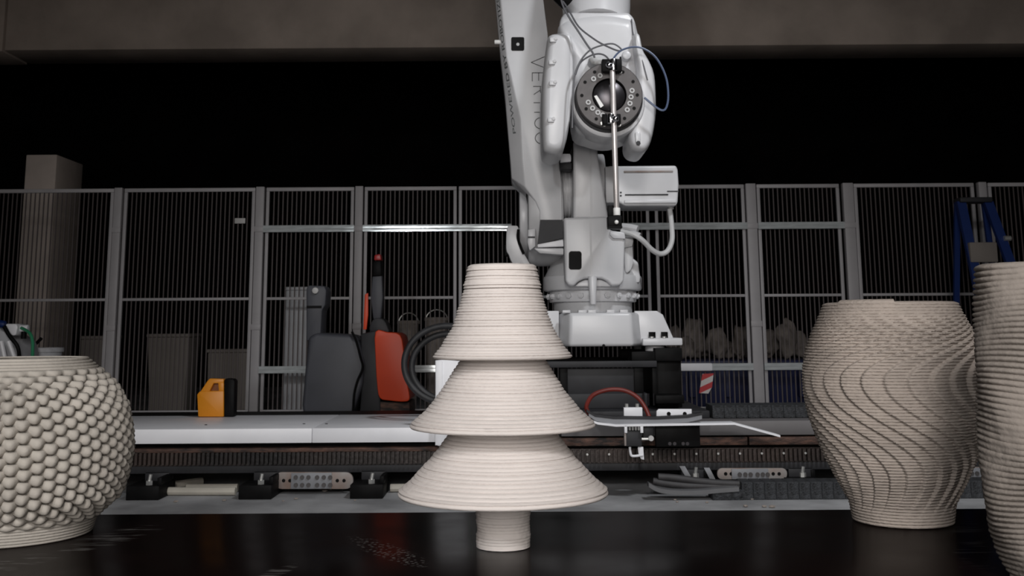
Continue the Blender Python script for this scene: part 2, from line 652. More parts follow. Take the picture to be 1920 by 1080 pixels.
# ------------------------------------------------------------------ table
TZ = 0.47
t_far = PZ(960, 959.5, TZ).y
root = empty('work_table', (0, 1.5, 0), 'low table with a dark glossy film-faced plywood top', 'table')
mk('tabletop', box(-1.7, 1.9, 0.75, t_far, TZ - 0.021, TZ, 0.0015), 'table', root)
for lx in (-1.55, 1.75):
    for ly in (0.85, t_far - 0.12):
        mk('leg', box(lx - .03, lx + .03, ly - .03, ly + .03, 0, TZ - 0.081, 0.004), 'black', root)
for lx in (-1.55, 1.75):
    mk('cross_rail', box(lx - .03, lx + .03, 0.8, t_far - .06, TZ - .081, TZ - .021, 0.003), 'black', root)
for ly in (0.85, t_far - 0.12):
    mk('long_rail', box(-1.52, 1.72, ly - .025, ly + .025, TZ - .081, TZ - .021, 0.003), 'black', root)


# ------------------------------------------------------------------ printed clay tree
def bead_profile(tab, y0, y1, step, Y, amp, jit=0.0, seed=0):
    """outer profile (r, z) from pixel table {y: half width}, one bead per printed layer"""
    rnd = random.Random(seed)
    n = max(1, round((y1 - y0) / step))
    prof = []
    for k in range(n):
        ya, yb = y0 + (y1 - y0) * k / n, y0 + (y1 - y0) * (k + 1) / n
        j = rnd.uniform(-jit, jit)
        for u in (0.02, 0.2, 0.5, 0.8):
            y = ya + (yb - ya) * u
            r = plen(interp(tab, y), Y, y) + amp * (math.sqrt(max(0, 1 - (2 * u - 1) ** 2)) - 0.8) + j
            prof.append((r, Zh(y, Y, 944)))
    return prof


TY = 1.825
tb = PZ(944, 1024, TZ)
TY = tb.y
TXc = tb.x
tree = empty('clay_tree', (TXc, TY, TZ), 'pale 3D-printed clay fir tree of three flared tiers on a trunk', 'ornament')


def axis_x(y):
    return X(944, y, TY)


def wob(seed, amp):
    def f(t, z):
        return amp * (noise.noise(Vector((math.cos(t) * 1.3 + seed, math.sin(t) * 1.3, z * 55))) + 0.35 * noise.noise(Vector((math.cos(t) * 6 + seed, math.sin(t) * 6, z * 160))))
    return f


def tier(name, tab, y0, y1, step, wall, seed, top_r, amp=0.003):
    prof = bead_profile(tab, y0, y1, step, TY, amp, 0.0005, seed)
    zb = Zh(y1, TY, 944)
    zt = prof[0][1]
    rb = prof[-1][0]
    full = [(max(0.004, prof[0][0] - 0.012), zt + 0.001)] + [(prof[0][0] - 0.003, zt + 0.0006)] + prof
    full += [(rb - 0.002, zb - 0.0012), (rb - 0.006, zb - 0.002), (rb - wall, zb - 0.001)]
    # inner face of the wall, back up
    m = 10
    for k in range(1, m + 1):
        y = y1 + (y0 + 2 - y1) * k / m
        full.append((max(top_r, plen(interp(tab, y), TY, y) - wall), Zh(y, TY, 944)))
    full.append(full[0])
    return mk(name, lathe(full, TXc, TY, 160, wob(seed, 0.0011)), 'clay_tree', tree, smooth=50)


T1 = [(497, 63), (500, 65), (541, 71.5), (545, 72), (570, 80), (612, 94), (649, 116), (667, 130), (671, 131)]
T2 = [(660, 72), (677, 82), (727, 113), (768, 144), (790, 171), (799, 175)]
T3 = [(790, 88), (814, 102), (855, 134), (897, 172), (915, 194), (925, 197)]
TR = [(905, 51), (1024, 50)]
mk('trunk', lathe([(0, Zh(915, TY, 944))] + bead_profile(TR, 915, 1021.5, 5.6, TY, 0.0012, 0.0007, 4) + [(plen(49, TY), TZ + .0005), (0, TZ + .0005)], TXc, TY, 128, wob(9.1, 0.0013)), 'clay_tree', tree, smooth=50)
tier('tier', T3, 800, 925, 6.6, 0.012, 3, plen(60, TY))
tier('tier', T2, 664, 799, 6.2, 0.012, 2, plen(60, TY))
t1 = tier('tier', T1, 543, 670, 5.3, 0.012, 1, plen(50, TY))
crown = bead_profile([(497, 64), (541, 73)], 498.5, 542.5, 5.2, TY, 0.0026, 0.0008, 8)
zc = crown[0][1]
mk('crown', lathe([(plen(52, TY), Zh(541, TY)), (plen(50, TY), zc - .002), (plen(54, TY), zc + .001), (plen(60, TY), zc + .0016)] + crown + [(plen(66, TY), Zh(543, TY)), (plen(52, TY), Zh(541, TY))], TXc, TY, 160, wob(12.5, 0.0014)), 'clay_tree', tree, smooth=50)
for k in range(3):   # sealing discs between the tiers (hidden joints)
    y, r = ((797, 84), (668, 70), (545, 60))[k]
    z = Zh(y, TY)
    mk('joint_disc', cyl((TXc, TY, z - .006), (TXc, TY, z), plen(r, TY), 64), 'clay_tree', tree)

# ------------------------------------------------------------------ left vase: woven loops, one ring for every printed layer
LB = PZ(14, 1001, TZ)
LVY = LB.y
LX = LB.x
vase = empty('scale_vase', (LX, LVY, TZ), 'round bulging grey clay vase covered in overlapping scale-like loops', 'vase')
LT = [(668, 113), (672, 117), (685, 133), (719, 162), (762, 186), (810, 197), (844, 201), (887, 197), (926, 187), (950, 168), (970, 155), (995, 148), (1001, 146)]
ltop, lbot = 671.5, 1001
nl = 31
NW = 30
pitch = (Zh(ltop, LVY, 14) - TZ) / nl
levels = [(q / 2 + 0.25, q // 2, True) for q in range(6)] + [(q + 0.5, q, False) for q in range(3, nl - 2)] + [(nl - 2 + q / 2 + 0.25, nl - 2, True) for q in range(4)]
for lev, k, plain in levels:
    u = lev / nl                      # 0 at the bottom
    y = lbot + (ltop - lbot) * u
    R = plen(interp(LT, y), LVY, y)
    z = TZ + lev * pitch
    A = 0.0 if plain else 0.0092 * min(1, (k - 2) / 4) * min(1, (nl - 2 - k) / 4)
    f_ = A / 0.0092
    tw = 0.0 if u < 0.5 else (u - 0.5) * 6.5
    ph = math.pi * k + tw
    ns = NW * 14 if A > 0 else 160
    bm = bmesh.new()
    rows = []
    cs = 8
    for i in range(ns):
        th = 2 * math.pi * i / ns
        wv = 0.5 + 0.5 * math.cos(NW * th + ph)
        wv = wv ** 0.7
        r = R + A * (wv * 2 - 1.25)
        zz = z - f_ * pitch * 0.55 * (wv - 0.5)
        rr = pitch * (0.34 if plain else 0.60 + f_ * (-0.02 + 0.36 * wv))
        row = []
        for q in range(cs):
            t = 2 * math.pi * q / cs
            row.append(bm.verts.new((LX + (r + rr * 1.0 * math.cos(t)) * math.cos(th), LVY + (r + rr * 1.0 * math.cos(t)) * math.sin(th), max(TZ + 0.0004, zz + rr * math.sin(t)))))
        rows.append(row)
    for i in range(ns):
        a_, b_ = rows[i], rows[(i + 1) % ns]
        for q in range(cs):
            bm.faces.new((a_[q], a_[(q + 1) % cs], b_[(q + 1) % cs], b_[q]))
    mk('clay_layer', bm, 'clay_left', vase, smooth=80)
inn = []
for k in range(24):
    y = lbot + (ltop + 1 - lbot) * k / 23
    inn.append((plen(interp(LT, y), LVY, y) - 0.008, max(TZ + .001, Zh(y, LVY, 14))))
mk('inner_wall', lathe([(0, TZ + .001)] + inn + [(r - 0.006, z) for r, z in reversed(inn)] + [(0, TZ + 0.012)], LX, LVY, 96), 'clay_left', vase)


# ------------------------------------------------------------------ right vases
def ribbed_vase(name, label, cx_px, tab, ytop, ybot, nlay, Y, cx, m, func, seg, amp, zwave=None, lip=None):
    root = empty(name, (cx, Y, TZ), label, 'vase')
    sub = 4
    H = nlay * sub
    bm = bmesh.new()
    ztop = Zh(ytop, Y, cx_px)
    rows = []
    rnd = random.Random(5)
    jit = [rnd.uniform(-0.0006, 0.0006) for _ in range(nlay + 1)]
    for i in range(H + 1):
        s = i / H
        z0 = TZ + 0.0005 + (ztop - TZ) * s
        y = ybot + (ytop - ybot) * s
        R = plen(interp(tab, y), Y, y)
        u = (i % sub) / sub
        bead = (math.sin(math.pi * u) ** 0.7 if 0 < u < 1 else 0.0) - 0.6
        lay = i // sub
        row = []
        for k in range(seg):
            th = 2 * math.pi * k / seg
            d = func(th, s, lay)
            am = amp(th, s) if callable(amp) else amp
            r = R + bead * am + d + jit[min(lay, nlay)]
            z = z0
            if zwave:
                z += zwave(th, s)
            if lip and i > H - 6:
                z += lip(th) * (i - (H - 6)) / 6
            row.append(bm.verts.new((cx + r * math.cos(th), Y + r * math.sin(th), z)))
        rows.append(row)
    # rim and inner wall
    for j, (ins, dz) in enumerate(((0.004, 0.0015), (0.011, 0.0012), (0.015, -0.002))):
        rows.append([bm.verts.new((v.co.x + (cx - v.co.x) * ins / max(1e-4, (Vector((v.co.x, v.co.y, 0)) - Vector((cx, Y, 0))).length), v.co.y + (Y - v.co.y) * ins / max(1e-4, (Vector((v.co.x, v.co.y, 0)) - Vector((cx, Y, 0))).length), v.co.z + dz)) for v in rows[H]])
    for q in range(14, -1, -1):
        s = q / 15
        y = ybot + (ytop - ybot) * s
        R = plen(interp(tab, y), Y, y) - 0.017
        z = TZ + 0.012 + (ztop - TZ - 0.012) * s
        rows.append([bm.verts.new((cx + R * math.cos(2 * math.pi * k / seg), Y + R * math.sin(2 * math.pi * k / seg), z)) for k in range(seg)])
    for a_, b_ in zip(rows, rows[1:]):
        for k in range(seg):
            bm.faces.new((a_[k], a_[(k + 1) % seg], b_[(k + 1) % seg], b_[k]))
    bm.faces.new(list(reversed(rows[0])))
    bm.faces.new(rows[-1])
    mk('vase_body', bm, m, root, smooth=60)
    return root


RB = PZ(1693, 976, TZ)
RVT = [(569, 119), (590, 128), (620, 141), (660, 156), (700, 163), (740, 164), (780, 158), (820, 147), (860, 133), (900, 115), (925, 102), (945, 94), (976, 90)]
NR = 26


def rib_phase(s):
    # s = 0 at the base, 1 at the rim
    if s > 0.65:
        return -0.58 + 27 * (s - 0.65) ** 2
    if s > 0.22:
        return -0.58 * math.cos(math.pi * (0.65 - s) / 0.43)
    return 0.58 - 9 * (0.22 - s) ** 2


def rib(th, s, lay):
    fade = min(1, max(0, (s - 0.05) / 0.12)) * min(1, max(0, (0.96 - s) / 0.12))
    v = (NR * (th - rib_phase(s)) / (2 * math.pi)) % 1.0
    saw = (1 - v) ** 0.8 if v > 0.16 else (v / 0.16) * 0.87
    return (saw - 0.45) * 0.0082 * fade


def lipf(th):
    d = (th - math.radians(255) + math.pi) % (2 * math.pi) - math.pi
    return 0.004 if -0.9 < d < 0 else 0.0


ribbed_vase('rib_vase', 'beige clay vase with curving S-shaped ribs, narrow foot and flat rim', 1680, RVT, 569, 976, 74, RB.y, RB.x, 'clay_right', rib, 420, 0.0022, lip=lipf)

TBx = PZ(1990, 1092, TZ)
TVT = [(480, 104), (500, 105), (600, 111), (700, 117), (800, 121), (860, 122), (920, 123), (955, 122), (985, 119), (1010, 114), (1040, 105), (1065, 94), (1092, 80)]


def tall_d(th, s, lay):
    return 0.0018 * math.sin(5 * th + 16 * s) + 0.0007 * noise.noise(Vector((math.cos(th) * 5, math.sin(th) * 5, s * 30)))


def tall_amp(th, s):
    return 0.0052 * (0.62 + 0.38 * math.sin(3 * th - 15 * s + 0.6))


def tall_z(th, s):
    return 0.0045 * math.sin(2 * (th - math.pi) + 0.6 - 9 * s) * min(1, s * 6) * min(1, (1 - s) * 8)


ribbed_vase('coil_vase', 'tall cylindrical stone-grey clay vase of thick slanting coils, tapering foot', 1975, TVT, 497, 1092, 56, TBx.y, TBx.x, 'clay_tall', tall_d, 300, tall_amp, zwave=tall_z)

# ------------------------------------------------------------------ mesh fence
FY = 9.2
f_top, f_mid, f_bot = Zh(352.5, FY), Zh(557, FY), Zh(769, FY)
f_gt, f_gb = Zh(427, FY), Zh(690, FY)


def fx(px):
    return X(px, 560, FY)


post_specs = [
    (213.5, 15, 'grey fence post between the column and the mesh with the small sign'),
    (483, 16, 'grey fence post beside the small white sign on the mesh'),
    (671, 15, 'grey fence post directly behind the orange pallet truck'),
    (1415, 19, 'grey fence post in front of the blue rubble skip'),
    (1600, 20, 'grey fence post rising behind the rim of the S-ribbed vase'),
    (1856, 15, 'grey fence post behind the blue step ladder'),
]
for px, wd, lab in post_specs:
    xc = fx(px)
    hw = plen(wd, FY) / 2
    root = empty('fence_post', (xc, FY, 0), lab, 'fence post', 'steel posts of the mesh fence')
    mk('post_tube', box(xc - hw, xc + hw, FY - .035, FY + .03, 0.012, f_top + 0.022, 0.006), 'fence', root)
    mk('foot_plate', box(xc - hw * 1.7, xc + hw * 1.7, FY - .08, FY + .07, 0, 0.012), 'fence', root)
    for zc_ in (f_gt, Zh(610, FY)):
        mk('clamp', box(xc - hw - .004, xc + hw + .004, FY - .042, FY - .02, zc_ - .025, zc_ + .025, 0.004), 'fence', root)

panels = [
    (-80, 204, 'dim mesh fence panel in front of the concrete column'),
    (224, 473, 'mesh fence panel with the small white sign near its corner'),
    (494, 661, 'narrow mesh fence panel behind the dark pallet truck hood'),
    (681, 856, 'mesh fence panel with the glinting rail behind the black hose loops'),
    (860, 1221, 'mesh fence panel behind the robot arm'),
    (1232, 1403, 'mesh fence panel with the hazard tape, behind the robot motor'),
    (1427, 1584, 'narrow mesh fence panel between two thick posts beside the S-ribbed vase'),
    (1612, 1841, 'mesh fence panel behind the S-ribbed vase and the ladder'),
    (1868, 2120, 'mesh fence panel beyond the blue ladder and the coil vase'),
]
for i, (a_, b_, lab) in enumerate(panels):
    x0, x1 = fx(a_), fx(b_)
    root = empty('mesh_fence_section', ((x0 + x1) / 2, FY, f_bot - .01), lab, 'fence panel', 'mesh panels of the safety fence')
    t = plen(6.0, FY)
    mk('top_rail', box(x0, x1, FY - .015, FY + .015, f_top - t * .6, f_top + t * .6, 0.004), 'fence', root)
    mk('bottom_rail', box(x0, x1, FY - .015, FY + .015, f_bot - t * .6, f_bot + t * .6, 0.004), 'fence', root)
    mk('middle_rail', box(x0 + t, x1 - t, FY - .012, FY + .012, f_mid - t * .42, f_mid + t * .42, 0.003), 'fence', root)
    for xs in (x0 + t / 2, x1 - t / 2):
        mk('side_bar', box(xs - t / 2, xs + t / 2, FY - .015, FY + .015, f_bot + t * .6, f_top - t * .6, 0.003), 'fence', root)
    bm = bmesh.new()
    n = max(3, round((x1 - x0 - 2 * t) / plen(8.6, FY)))
    for k in range(1, n):
        xw = x0 + t + (x1 - x0 - 2 * t) * k / n
        add_box(bm, xw - .0046, xw + .0046, FY - .004, FY + .004, f_bot, f_top)
    mk('wire_mesh', bm, 'wire', root, smooth=0)
    if i == 1:
        p = P(450, 414, FY - .02)
        mk('sign_plate', box(p.x - plen(10, FY), p.x + plen(10, FY), FY - .022, FY - .016, p.z - plen(5, FY), p.z + plen(5, FY), 0.002), 'label', root, label='small blank white sign')
    if i == 5:
        o = mk('hazard_tape', prism([(1317, 701), (1338, 700), (1335, 726), (1328, 738), (1311, 737)], FY - .024, FY - .016), 'stripe', root, label='red and white striped hazard tape')


def rail_profile(h):
    """front face of a rolled C-channel: (dy, dz)"""
    pts = []
    for k in range(5):
        u_ = k / 4
        pts.append((-0.016 + 0.00028 * (2 * u_ + 0.5) ** 2, h * 0.02 + h * 0.46 * u_))
    q = [(dy, dz - h * 0.5) for dy, dz in pts]
    return q + [(-0.011, -h * .012), (-0.011, h * .012)] + pts + [(0.02, h * .5), (0.02, -h * .5)]


def crail(x0, x1, z, h, y=FY - .037):
    pr = rail_profile(h)
    return loft([[Vector((x0, y + dy, z + dz)) for dy, dz in pr], [Vector((x1, y + dy, z + dz)) for dy, dz in pr]])


hr = plen(13, FY)
for a_, b_, z, lab in [
    (491.5, 663, f_gt, 'galvanised rail above the dark pallet truck hood, under the fence top'),
    (679.5, 960, f_gt, 'galvanised upper rail with the bright lamp glint'),
    (1150, 1405, f_gt, 'galvanised rail behind the robot motor cable'),
    (1425.5, 1588.5, f_gt, 'galvanised upper rail between the two thick posts near the S-ribbed vase'),
    (491.5, 663, f_gb, 'galvanised lower rail at the foot of the dark pallet truck'),
    (679.5, 960, f_gb, 'galvanised lower rail seen through the black hose loops'),
    (1425.5, 1588.5, f_gb, 'galvanised lower rail running behind the S-ribbed vase'),
]:
    o = mk('guide_rail', crail(fx(a_), fx(b_), z, hr), 'galv')
    tag(o, lab, 'rail', 'galvanised rails along the fence')
root = empty('guide_rail', (fx(1330), FY - .04, f_gb - hr / 2), 'galvanised lower rail with a pale end sleeve beside the robot riser', 'rail', 'galvanised rails along the fence')
mk('channel', crail(fx(1255), fx(1405), f_gb, hr), 'galv', root)
mk('end_sleeve', box(fx(1250), fx(1329), FY - .072, FY - .018, f_gb - hr * .55, f_gb + hr * .55, 0.012), 'white', root)

# ------------------------------------------------------------------ things beyond the fence


def lump(px, py, rx, rz, Y, seed, m='bag'):
    c_ = P(px, py, Y)
    bm = bmesh.new()
    bmesh.ops.create_icosphere(bm, subdivisions=3, radius=1)
    R = plen(rx, Y)
    R2 = plen(rz, Y)
    for v in bm.verts:
        d = 1 + 0.42 * noise.noise(v.co * 1.6 + Vector((seed * 3.1, 0, 0))) + 0.16 * noise.noise(v.co * 4 + Vector((0, seed, 0)))
        v.co = Vector((c_.x + v.co.x * R * d, c_.y + v.co.y * R * d, c_.z + v.co.z * R2 * d))
    return bm


SKY = 9.75
sk = P(1262, 672, SKY)
sk2 = P(1535, 672, SKY)
root = empty('rubble_skip', ((sk.x + sk2.x) / 2, SKY + .4, 0), 'dark blue plastic skip full of clay rubble behind the fence', 'skip')
bm = loft([[Vector((sk.x + .1, SKY + .08, 0.02)), Vector((sk2.x - .1, SKY + .08, 0.02)), Vector((sk2.x - .1, SKY + .9, 0.02)), Vector((sk.x + .1, SKY + .9, 0.02))],
           [Vector((sk.x, SKY, sk.z - .02)), Vector((sk2.x, SKY, sk.z - .02)), Vector((sk2.x, SKY + 1, sk.z - .02)), Vector((sk.x, SKY + 1, sk.z - .02))]], 0.02)
mk('skip_body', bm, 'bluebin', root)
mk('skip_rim', box(sk.x - .03, sk2.x + .03, SKY - .03, SKY, sk.z - .08, sk.z - .022, 0.01), 'bluebin', root)
for k in range(4):
    xr = sk.x + (sk2.x - sk.x) * (k + .5) / 4
    mk('rib', box(xr - .03, xr + .03, SKY - .025, SKY + .06, 0.2, sk.z - .02, 0.006), 'bluebin', root)
mk('foot', box(sk.x + .15, sk2.x - .15, SKY + .2, SKY + .8, 0, 0.03), 'bluebin', root)
rub = [(1285, 655, 22, 26), (1300, 628, 26, 34), (1318, 660, 26, 18), (1345, 640, 26, 24), (1368, 655, 24, 20), (1395, 640, 26, 26), (1420, 656, 22, 20), (1437, 635, 24, 24), (1462, 652, 22, 20), (1475, 634, 22, 30), (1500, 648, 24, 22), (1268, 646, 22, 30), (1386, 622, 14, 18), (1522, 658, 9, 14)]
for k, (px, py, rx, rz) in enumerate(rub):
    Yk = SKY + (0.3, 0.54, 0.78)[k % 3]
    top_ = py - rz
    rz = (670 - top_) / 2
    py = 670 - rz
    o = mk('clay_lump', lump(px, py, rx * .82, rz * .95, Yk, k + 1), 'bag', smooth=60)
    lowest = min(v.co.z for v in o.data.vertices) + o.location.z
    o.location.z += sk.z - .0205 - lowest
    tag(o, 'pale lump of clay waste heaped in the blue skip', 'rubble', 'clay lumps in the skip')


def crate(name, px0, px1, py0, Y, depth, label, m, taper=0.0, cat='box'):
    a_, c_ = P(px0, py0, Y), P(px1, py0, Y)
    tp = (c_.x - a_.x) * taper
    root = empty(name, ((a_.x + c_.x) / 2, Y + depth / 2, 0), label, cat)
    bm = loft([[Vector((a_.x + tp, Y + tp, 0)), Vector((c_.x - tp, Y + tp, 0)), Vector((c_.x - tp, Y + depth - tp, 0)), Vector((a_.x + tp, Y + depth - tp, 0))],
               [Vector((a_.x, Y, a_.z - .03)), Vector((c_.x, Y, a_.z - .03)), Vector((c_.x, Y + depth, a_.z - .03)), Vector((a_.x, Y + depth, a_.z - .03))]], 0.01)
    mk('body', bm, m, root)
    mk('rim', box(a_.x - .008, c_.x + .008, Y - .008, Y + depth + .008, a_.z - .03, a_.z, 0.006), m, root)
    return root


crate('tapered_bin', 277, 355, 626, 9.7, .36, 'beige tapered bin behind the signed fence panel', 'beige', 0.10, 'bin')
crate('storage_box', 152, 206, 630, 9.9, .3, 'dim beige box next to the concrete column', 'beige', 0.02)
crate('storage_box', 390, 466, 655, 9.8, .4, 'low beige box behind the fence, between tapered bin and cabinet', 'beige', 0.02)
crate('cabinet', 536, 577, 538, 9.6, .3, 'tall pale cabinet standing behind the dark pallet truck mast', 'cover_top', 0.0, 'cabinet')
crate('storage_box', 640, 662, 640, 9.9, .3, 'narrow beige box behind the fence post', 'beige', 0.0)
for k, (px, py, r1, h) in enumerate([(764, 622, 19, 42), (817, 618, 21, 46)]):
    c_ = P(px, py, 9.75)
    R = plen(r1, 9.75)
    root = empty('white_tub', (c_.x, 9.75 + R, 0), 'pale plastic tub behind the hose loops, %s' % ('nearer the orange truck' if k == 0 else 'nearer the clay tree'), 'tub')
    zt_ = P(px, py - h / 2, 9.75).z
    mk('tub_wall', lathe([(0, 0), (R * .8, 0), (R, zt_ - .03), (R + .012, zt_ - .03), (R + .012, zt_), (R - .006, zt_), (R * .8 - .006, 0.02), (0, 0.02)], c_.x, 9.75 + R, 32), 'bag', root)
    pts = [Vector((c_.x + R * math.cos(t_), 9.75 + R, zt_ - .03 + 0.10 * math.sin(t_))) for t_ in [math.pi * j / 12 for j in range(13)]]
    mk('handle', tube(pts, 0.005, 6), 'bolt', root)

# ------------------------------------------------------------------ pallet truck (in front of the fence)
PY = 7.7
pt = P(665, 770, PY)
root = empty('pallet_truck', (pt.x, PY + .25, 0), 'dark grey electric pallet truck with an orange side panel and tiller', 'pallet truck')
mk('battery_hood', prism([(578, 633), (592, 624), (655, 628), (672, 640), (683, 680), (680, 720), (662, 775), (640, 800), (571, 800), (566, 760), (572, 690)], PY, PY + .5, 0.025, 3), 'darkgrey', root)
mk('mast_box', prism([(574, 540), (578, 535), (608, 536), (612, 545), (610, 572), (604, 582), (601, 633), (574, 640)], PY + .1, PY + .32, 0.012), 'darkgrey', root)
mk('mast_seam', pbox(575, 603, 573, 578, PY + .095, PY + .12), 'black', root)
p = P(592, 545, PY + .1)
mk('mast_knob', cyl((p.x, PY + .075, p.z), (p.x, PY + .11, p.z), plen(6, PY), 16, bev=.004), 'label', root)
mk('drive_housing', prism([(676, 626), (704, 620), (712, 622), (714, 800), (672, 800), (678, 720)], PY + .04, PY + .5, 0.015), 'charcoal', root)
mk('orange_panel', prism(smooth_outline([(704, 622), (725, 623), (750, 628), (757, 660), (762, 710), (768, 745), (760, 753), (730, 751), (712, 746), (707, 720), (704, 670)], 3), PY - .02, PY + .42, 0.02, 3), 'orange', root)
mk('drive_base', prism([(676, 752), (768, 754), (770, 800), (676, 800)], PY + .05, PY + .45, 0.01), 'rust', root)
p0, p1 = P(706, 620, PY + .2), P(708, 556, PY + .2)
mk('tiller_pivot', prism(smooth_outline([(694, 622), (696, 604), (706, 596), (720, 600), (728, 616), (727, 624)], 3), PY + .08, PY + .3, 0.01), 'charcoal', root)
mk('tiller_arm', prism([(695, 560), (698, 518), (716, 516), (718, 558), (714, 598), (700, 600)], PY + .14, PY + .24, 0.01), 'darkgrey', root)
hd = mk('tiller_head', prism([(698, 518), (699, 490), (714, 488), (716, 517)], PY + .12, PY + .26, 0.01), 'black', root)
mk('grip', prism([(701, 488), (702, 478), (713, 476), (715, 488)], PY + .13, PY + .25, 0.008), 'red', hd, label='red grip button')
mk('charging_cable', tube(catmull([P(660, 622, PY - .01), P(668, 640, PY - .03), P(676, 670, PY - .03), P(680, 690, PY - .03), P(670, 715, PY - .03), P(664, 740, PY - .03), P(662, 775, PY - .02)], 6), 0.009, 6), 'black', root)
mk('warning_strip', prism([(684, 552), (690, 549), (690, 590), (687, 618), (681, 618)], PY + .1, PY + .13, 0.004), 'orange', root)
for s_ in (600, 690):
    xw = X(s_, 700, PY)
    mk('wheel', cyl((xw - .04, PY + .25, .075), (xw + .04, PY + .25, .075), .075, 24, bev=.01), 'blackrub', root)
mk('chassis', box(X(575, 790, PY), X(765, 790, PY), PY + .08, PY + .42, .09, P(700, 800, PY).z + .02, .01), 'charcoal', root)
for s_ in (600, 700):
    xw = X(s_, 700, PY)
    mk('fork', box(xw - .07, xw + .07, PY + .45, PY + 1.3, .06, .12, .01), 'charcoal', root)

# ------------------------------------------------------------------ step ladder
LY = 8.4
top = P(1828, 376, LY)
root = empty('step_ladder', (top.x, LY + .2, 0), 'blue step ladder with grey treads in front of the fence', 'ladder')


def floor_x(pa, pb, Y):
    a_, b_ = P(*pa, Y), P(*pb, Y)
    return Vector((b_.x + (b_.x - a_.x) * (b_.z / (a_.z - b_.z)), Y, 0)), a_


for (pa, pb) in (((1801, 378), (1826, 610)), ((1852, 378), (1886, 510))):
    b_, a_ = floor_x(pa, pb, LY)
    bm = bmesh.new()
    hw = .035
    bm = loft([[a_ + Vector((-hw, -.02, 0)), a_ + Vector((hw, -.02, 0)), a_ + Vector((hw, .02, 0)), a_ + Vector((-hw, .02, 0))],
               [b_ + Vector((-hw, -.42, 0)), b_ + Vector((hw, -.42, 0)), b_ + Vector((hw, -.38, 0)), b_ + Vector((-hw, -.38, 0))]])
    mk('front_rail', bm, 'blue', root)
    bm = loft([[a_ + Vector((-hw * .6, .05, 0)), a_ + Vector((hw * .6, .05, 0)), a_ + Vector((hw * .6, .08, 0)), a_ + Vector((-hw * .6, .08, 0))],
               [b_ + Vector((-hw * .6, .55, 0)), b_ + Vector((hw * .6, .55, 0)), b_ + Vector((hw * .6, .58, 0)), b_ + Vector((-hw * .6, .58, 0))]])
    mk('rear_rail', bm, 'blue', root)
aL, bL = floor_x((1801, 378), (1826, 610), LY)[1], floor_x((1801, 378), (1826, 610), LY)[0]
aR, bR = floor_x((1852, 378), (1886, 510), LY)[1], floor_x((1852, 378), (1886, 510), LY)[0]
mk('top_cap', box(aL.x - .02, aR.x + .02, LY - .05, LY + .1, aL.z - .01, aL.z + .03, .008), 'charcoal', root)
for t_ in (0.36, 0.52, 0.68, 0.84):
    q0, q1 = aL.lerp(bL, t_), aR.lerp(bR, t_)
    mk('tread', box(q0.x, q1.x, LY - .40 * t_ - .07, LY - .40 * t_ + .05, q0.z - .02, q0.z + .012, .004), 'beige', root)
q0, q1 = P(1814, 455, LY - .1), P(1868, 492, LY - .1)
mk('tool_tray', box(q0.x, q1.x, LY - .14, LY - .08, q1.z, q0.z, .008), 'beige', root, label='grey tool tray')
bm = cyl(Vector((aR.x + .06, LY - .1, P(1860, 449, LY).z)), Vector((aR.x + .11, LY - .1, P(1860, 449, LY).z)), .02, 12)
mk('hinge', bm, 'bolt', root)

# ------------------------------------------------------------------ mixing pump at the far left
MY = 7.4
root = empty('mixing_pump', (X(20, 640, MY), MY + .25, 0), 'white mortar pump with motor, black tubes and a green hose behind the scale vase', 'pump')
mk('frame', pbox(-60, 34, 690, 760, MY + .05, MY + .45, .02), 'charcoal', root)
for s_ in (-50, 26):
    xw = X(s_, 700, MY)
    for yy in (MY + .08, MY + .42):
        mk('leg', box(xw - .02, xw + .02, yy - .02, yy + .02, 0, P(0, 758, MY + .05).z), 'charcoal', root)
mk('pump_body', prism(smooth_outline([(-30, 612), (0, 615), (14, 628), (32, 640), (38, 668), (34, 695), (-30, 695)], 3), MY + .1, MY + .4, .02), 'cover_top', root)
mk('motor_block', prism([(10, 607), (31, 607), (33, 614), (30, 628), (24, 630), (12, 622)], MY, MY + .14, .01), 'white', root)
p = P(38, 616, MY)
mk('pipe_cap', cyl((p.x - .03, MY + .06, p.z), (p.x + .03, MY + .06, p.z), plen(7, MY), 16, bev=.006), 'white', root)
mk('valve', cyl((p.x, MY + .06, p.z - .07), (p.x, MY + .06, p.z - .02), plen(5, MY), 12), 'black', root)
mk('blue_coupling', cyl(P(-6, 606, MY), P(10, 609, MY), plen(7, MY), 14, bev=.006), 'blue', root)
mk('black_tube', tube(catmull([P(8, 612, MY - .02), P(18, 630, MY - .03), P(32, 648, MY - .03), P(36, 668, MY - .01), P(34, 690, MY + .05)], 6), .014, 8), 'black', root)
mk('green_hose', tube(catmull([P(40, 615, MY + .04), P(55, 624, MY - .02), P(61, 640, MY - .04), P(61, 668, MY - .04), P(62, 700, MY)], 6), .011, 8), 'green', root)
for k in range(2):
    mk('support_arm', tube([P(2 + 14 * k, 640, MY - .02), P(8 + 18 * k, 668, MY - .02), P(4 + 20 * k, 690, MY + .06)], .016, 8), 'white', root)
c_ = P(79, 652, MY + .62)
R = plen(36, MY + .62)
root = empty('round_tub', (c_.x, MY + .62, 0), 'white round tub beside the mortar pump', 'tub')
mk('tub_wall', lathe([(0, 0), (R * .82, 0), (R * .98, c_.z - .03), (R + .01, c_.z - .03), (R + .01, c_.z), (R - .01, c_.z), (R * .8, .03), (0, .03)], c_.x, MY + .62, 40), 'cover_top', root)
mk('tap', tube([P(64, 656, MY + .47), P(66, 646, MY + .46), P(78, 634, MY + .46)], .012, 8), 'black', root)

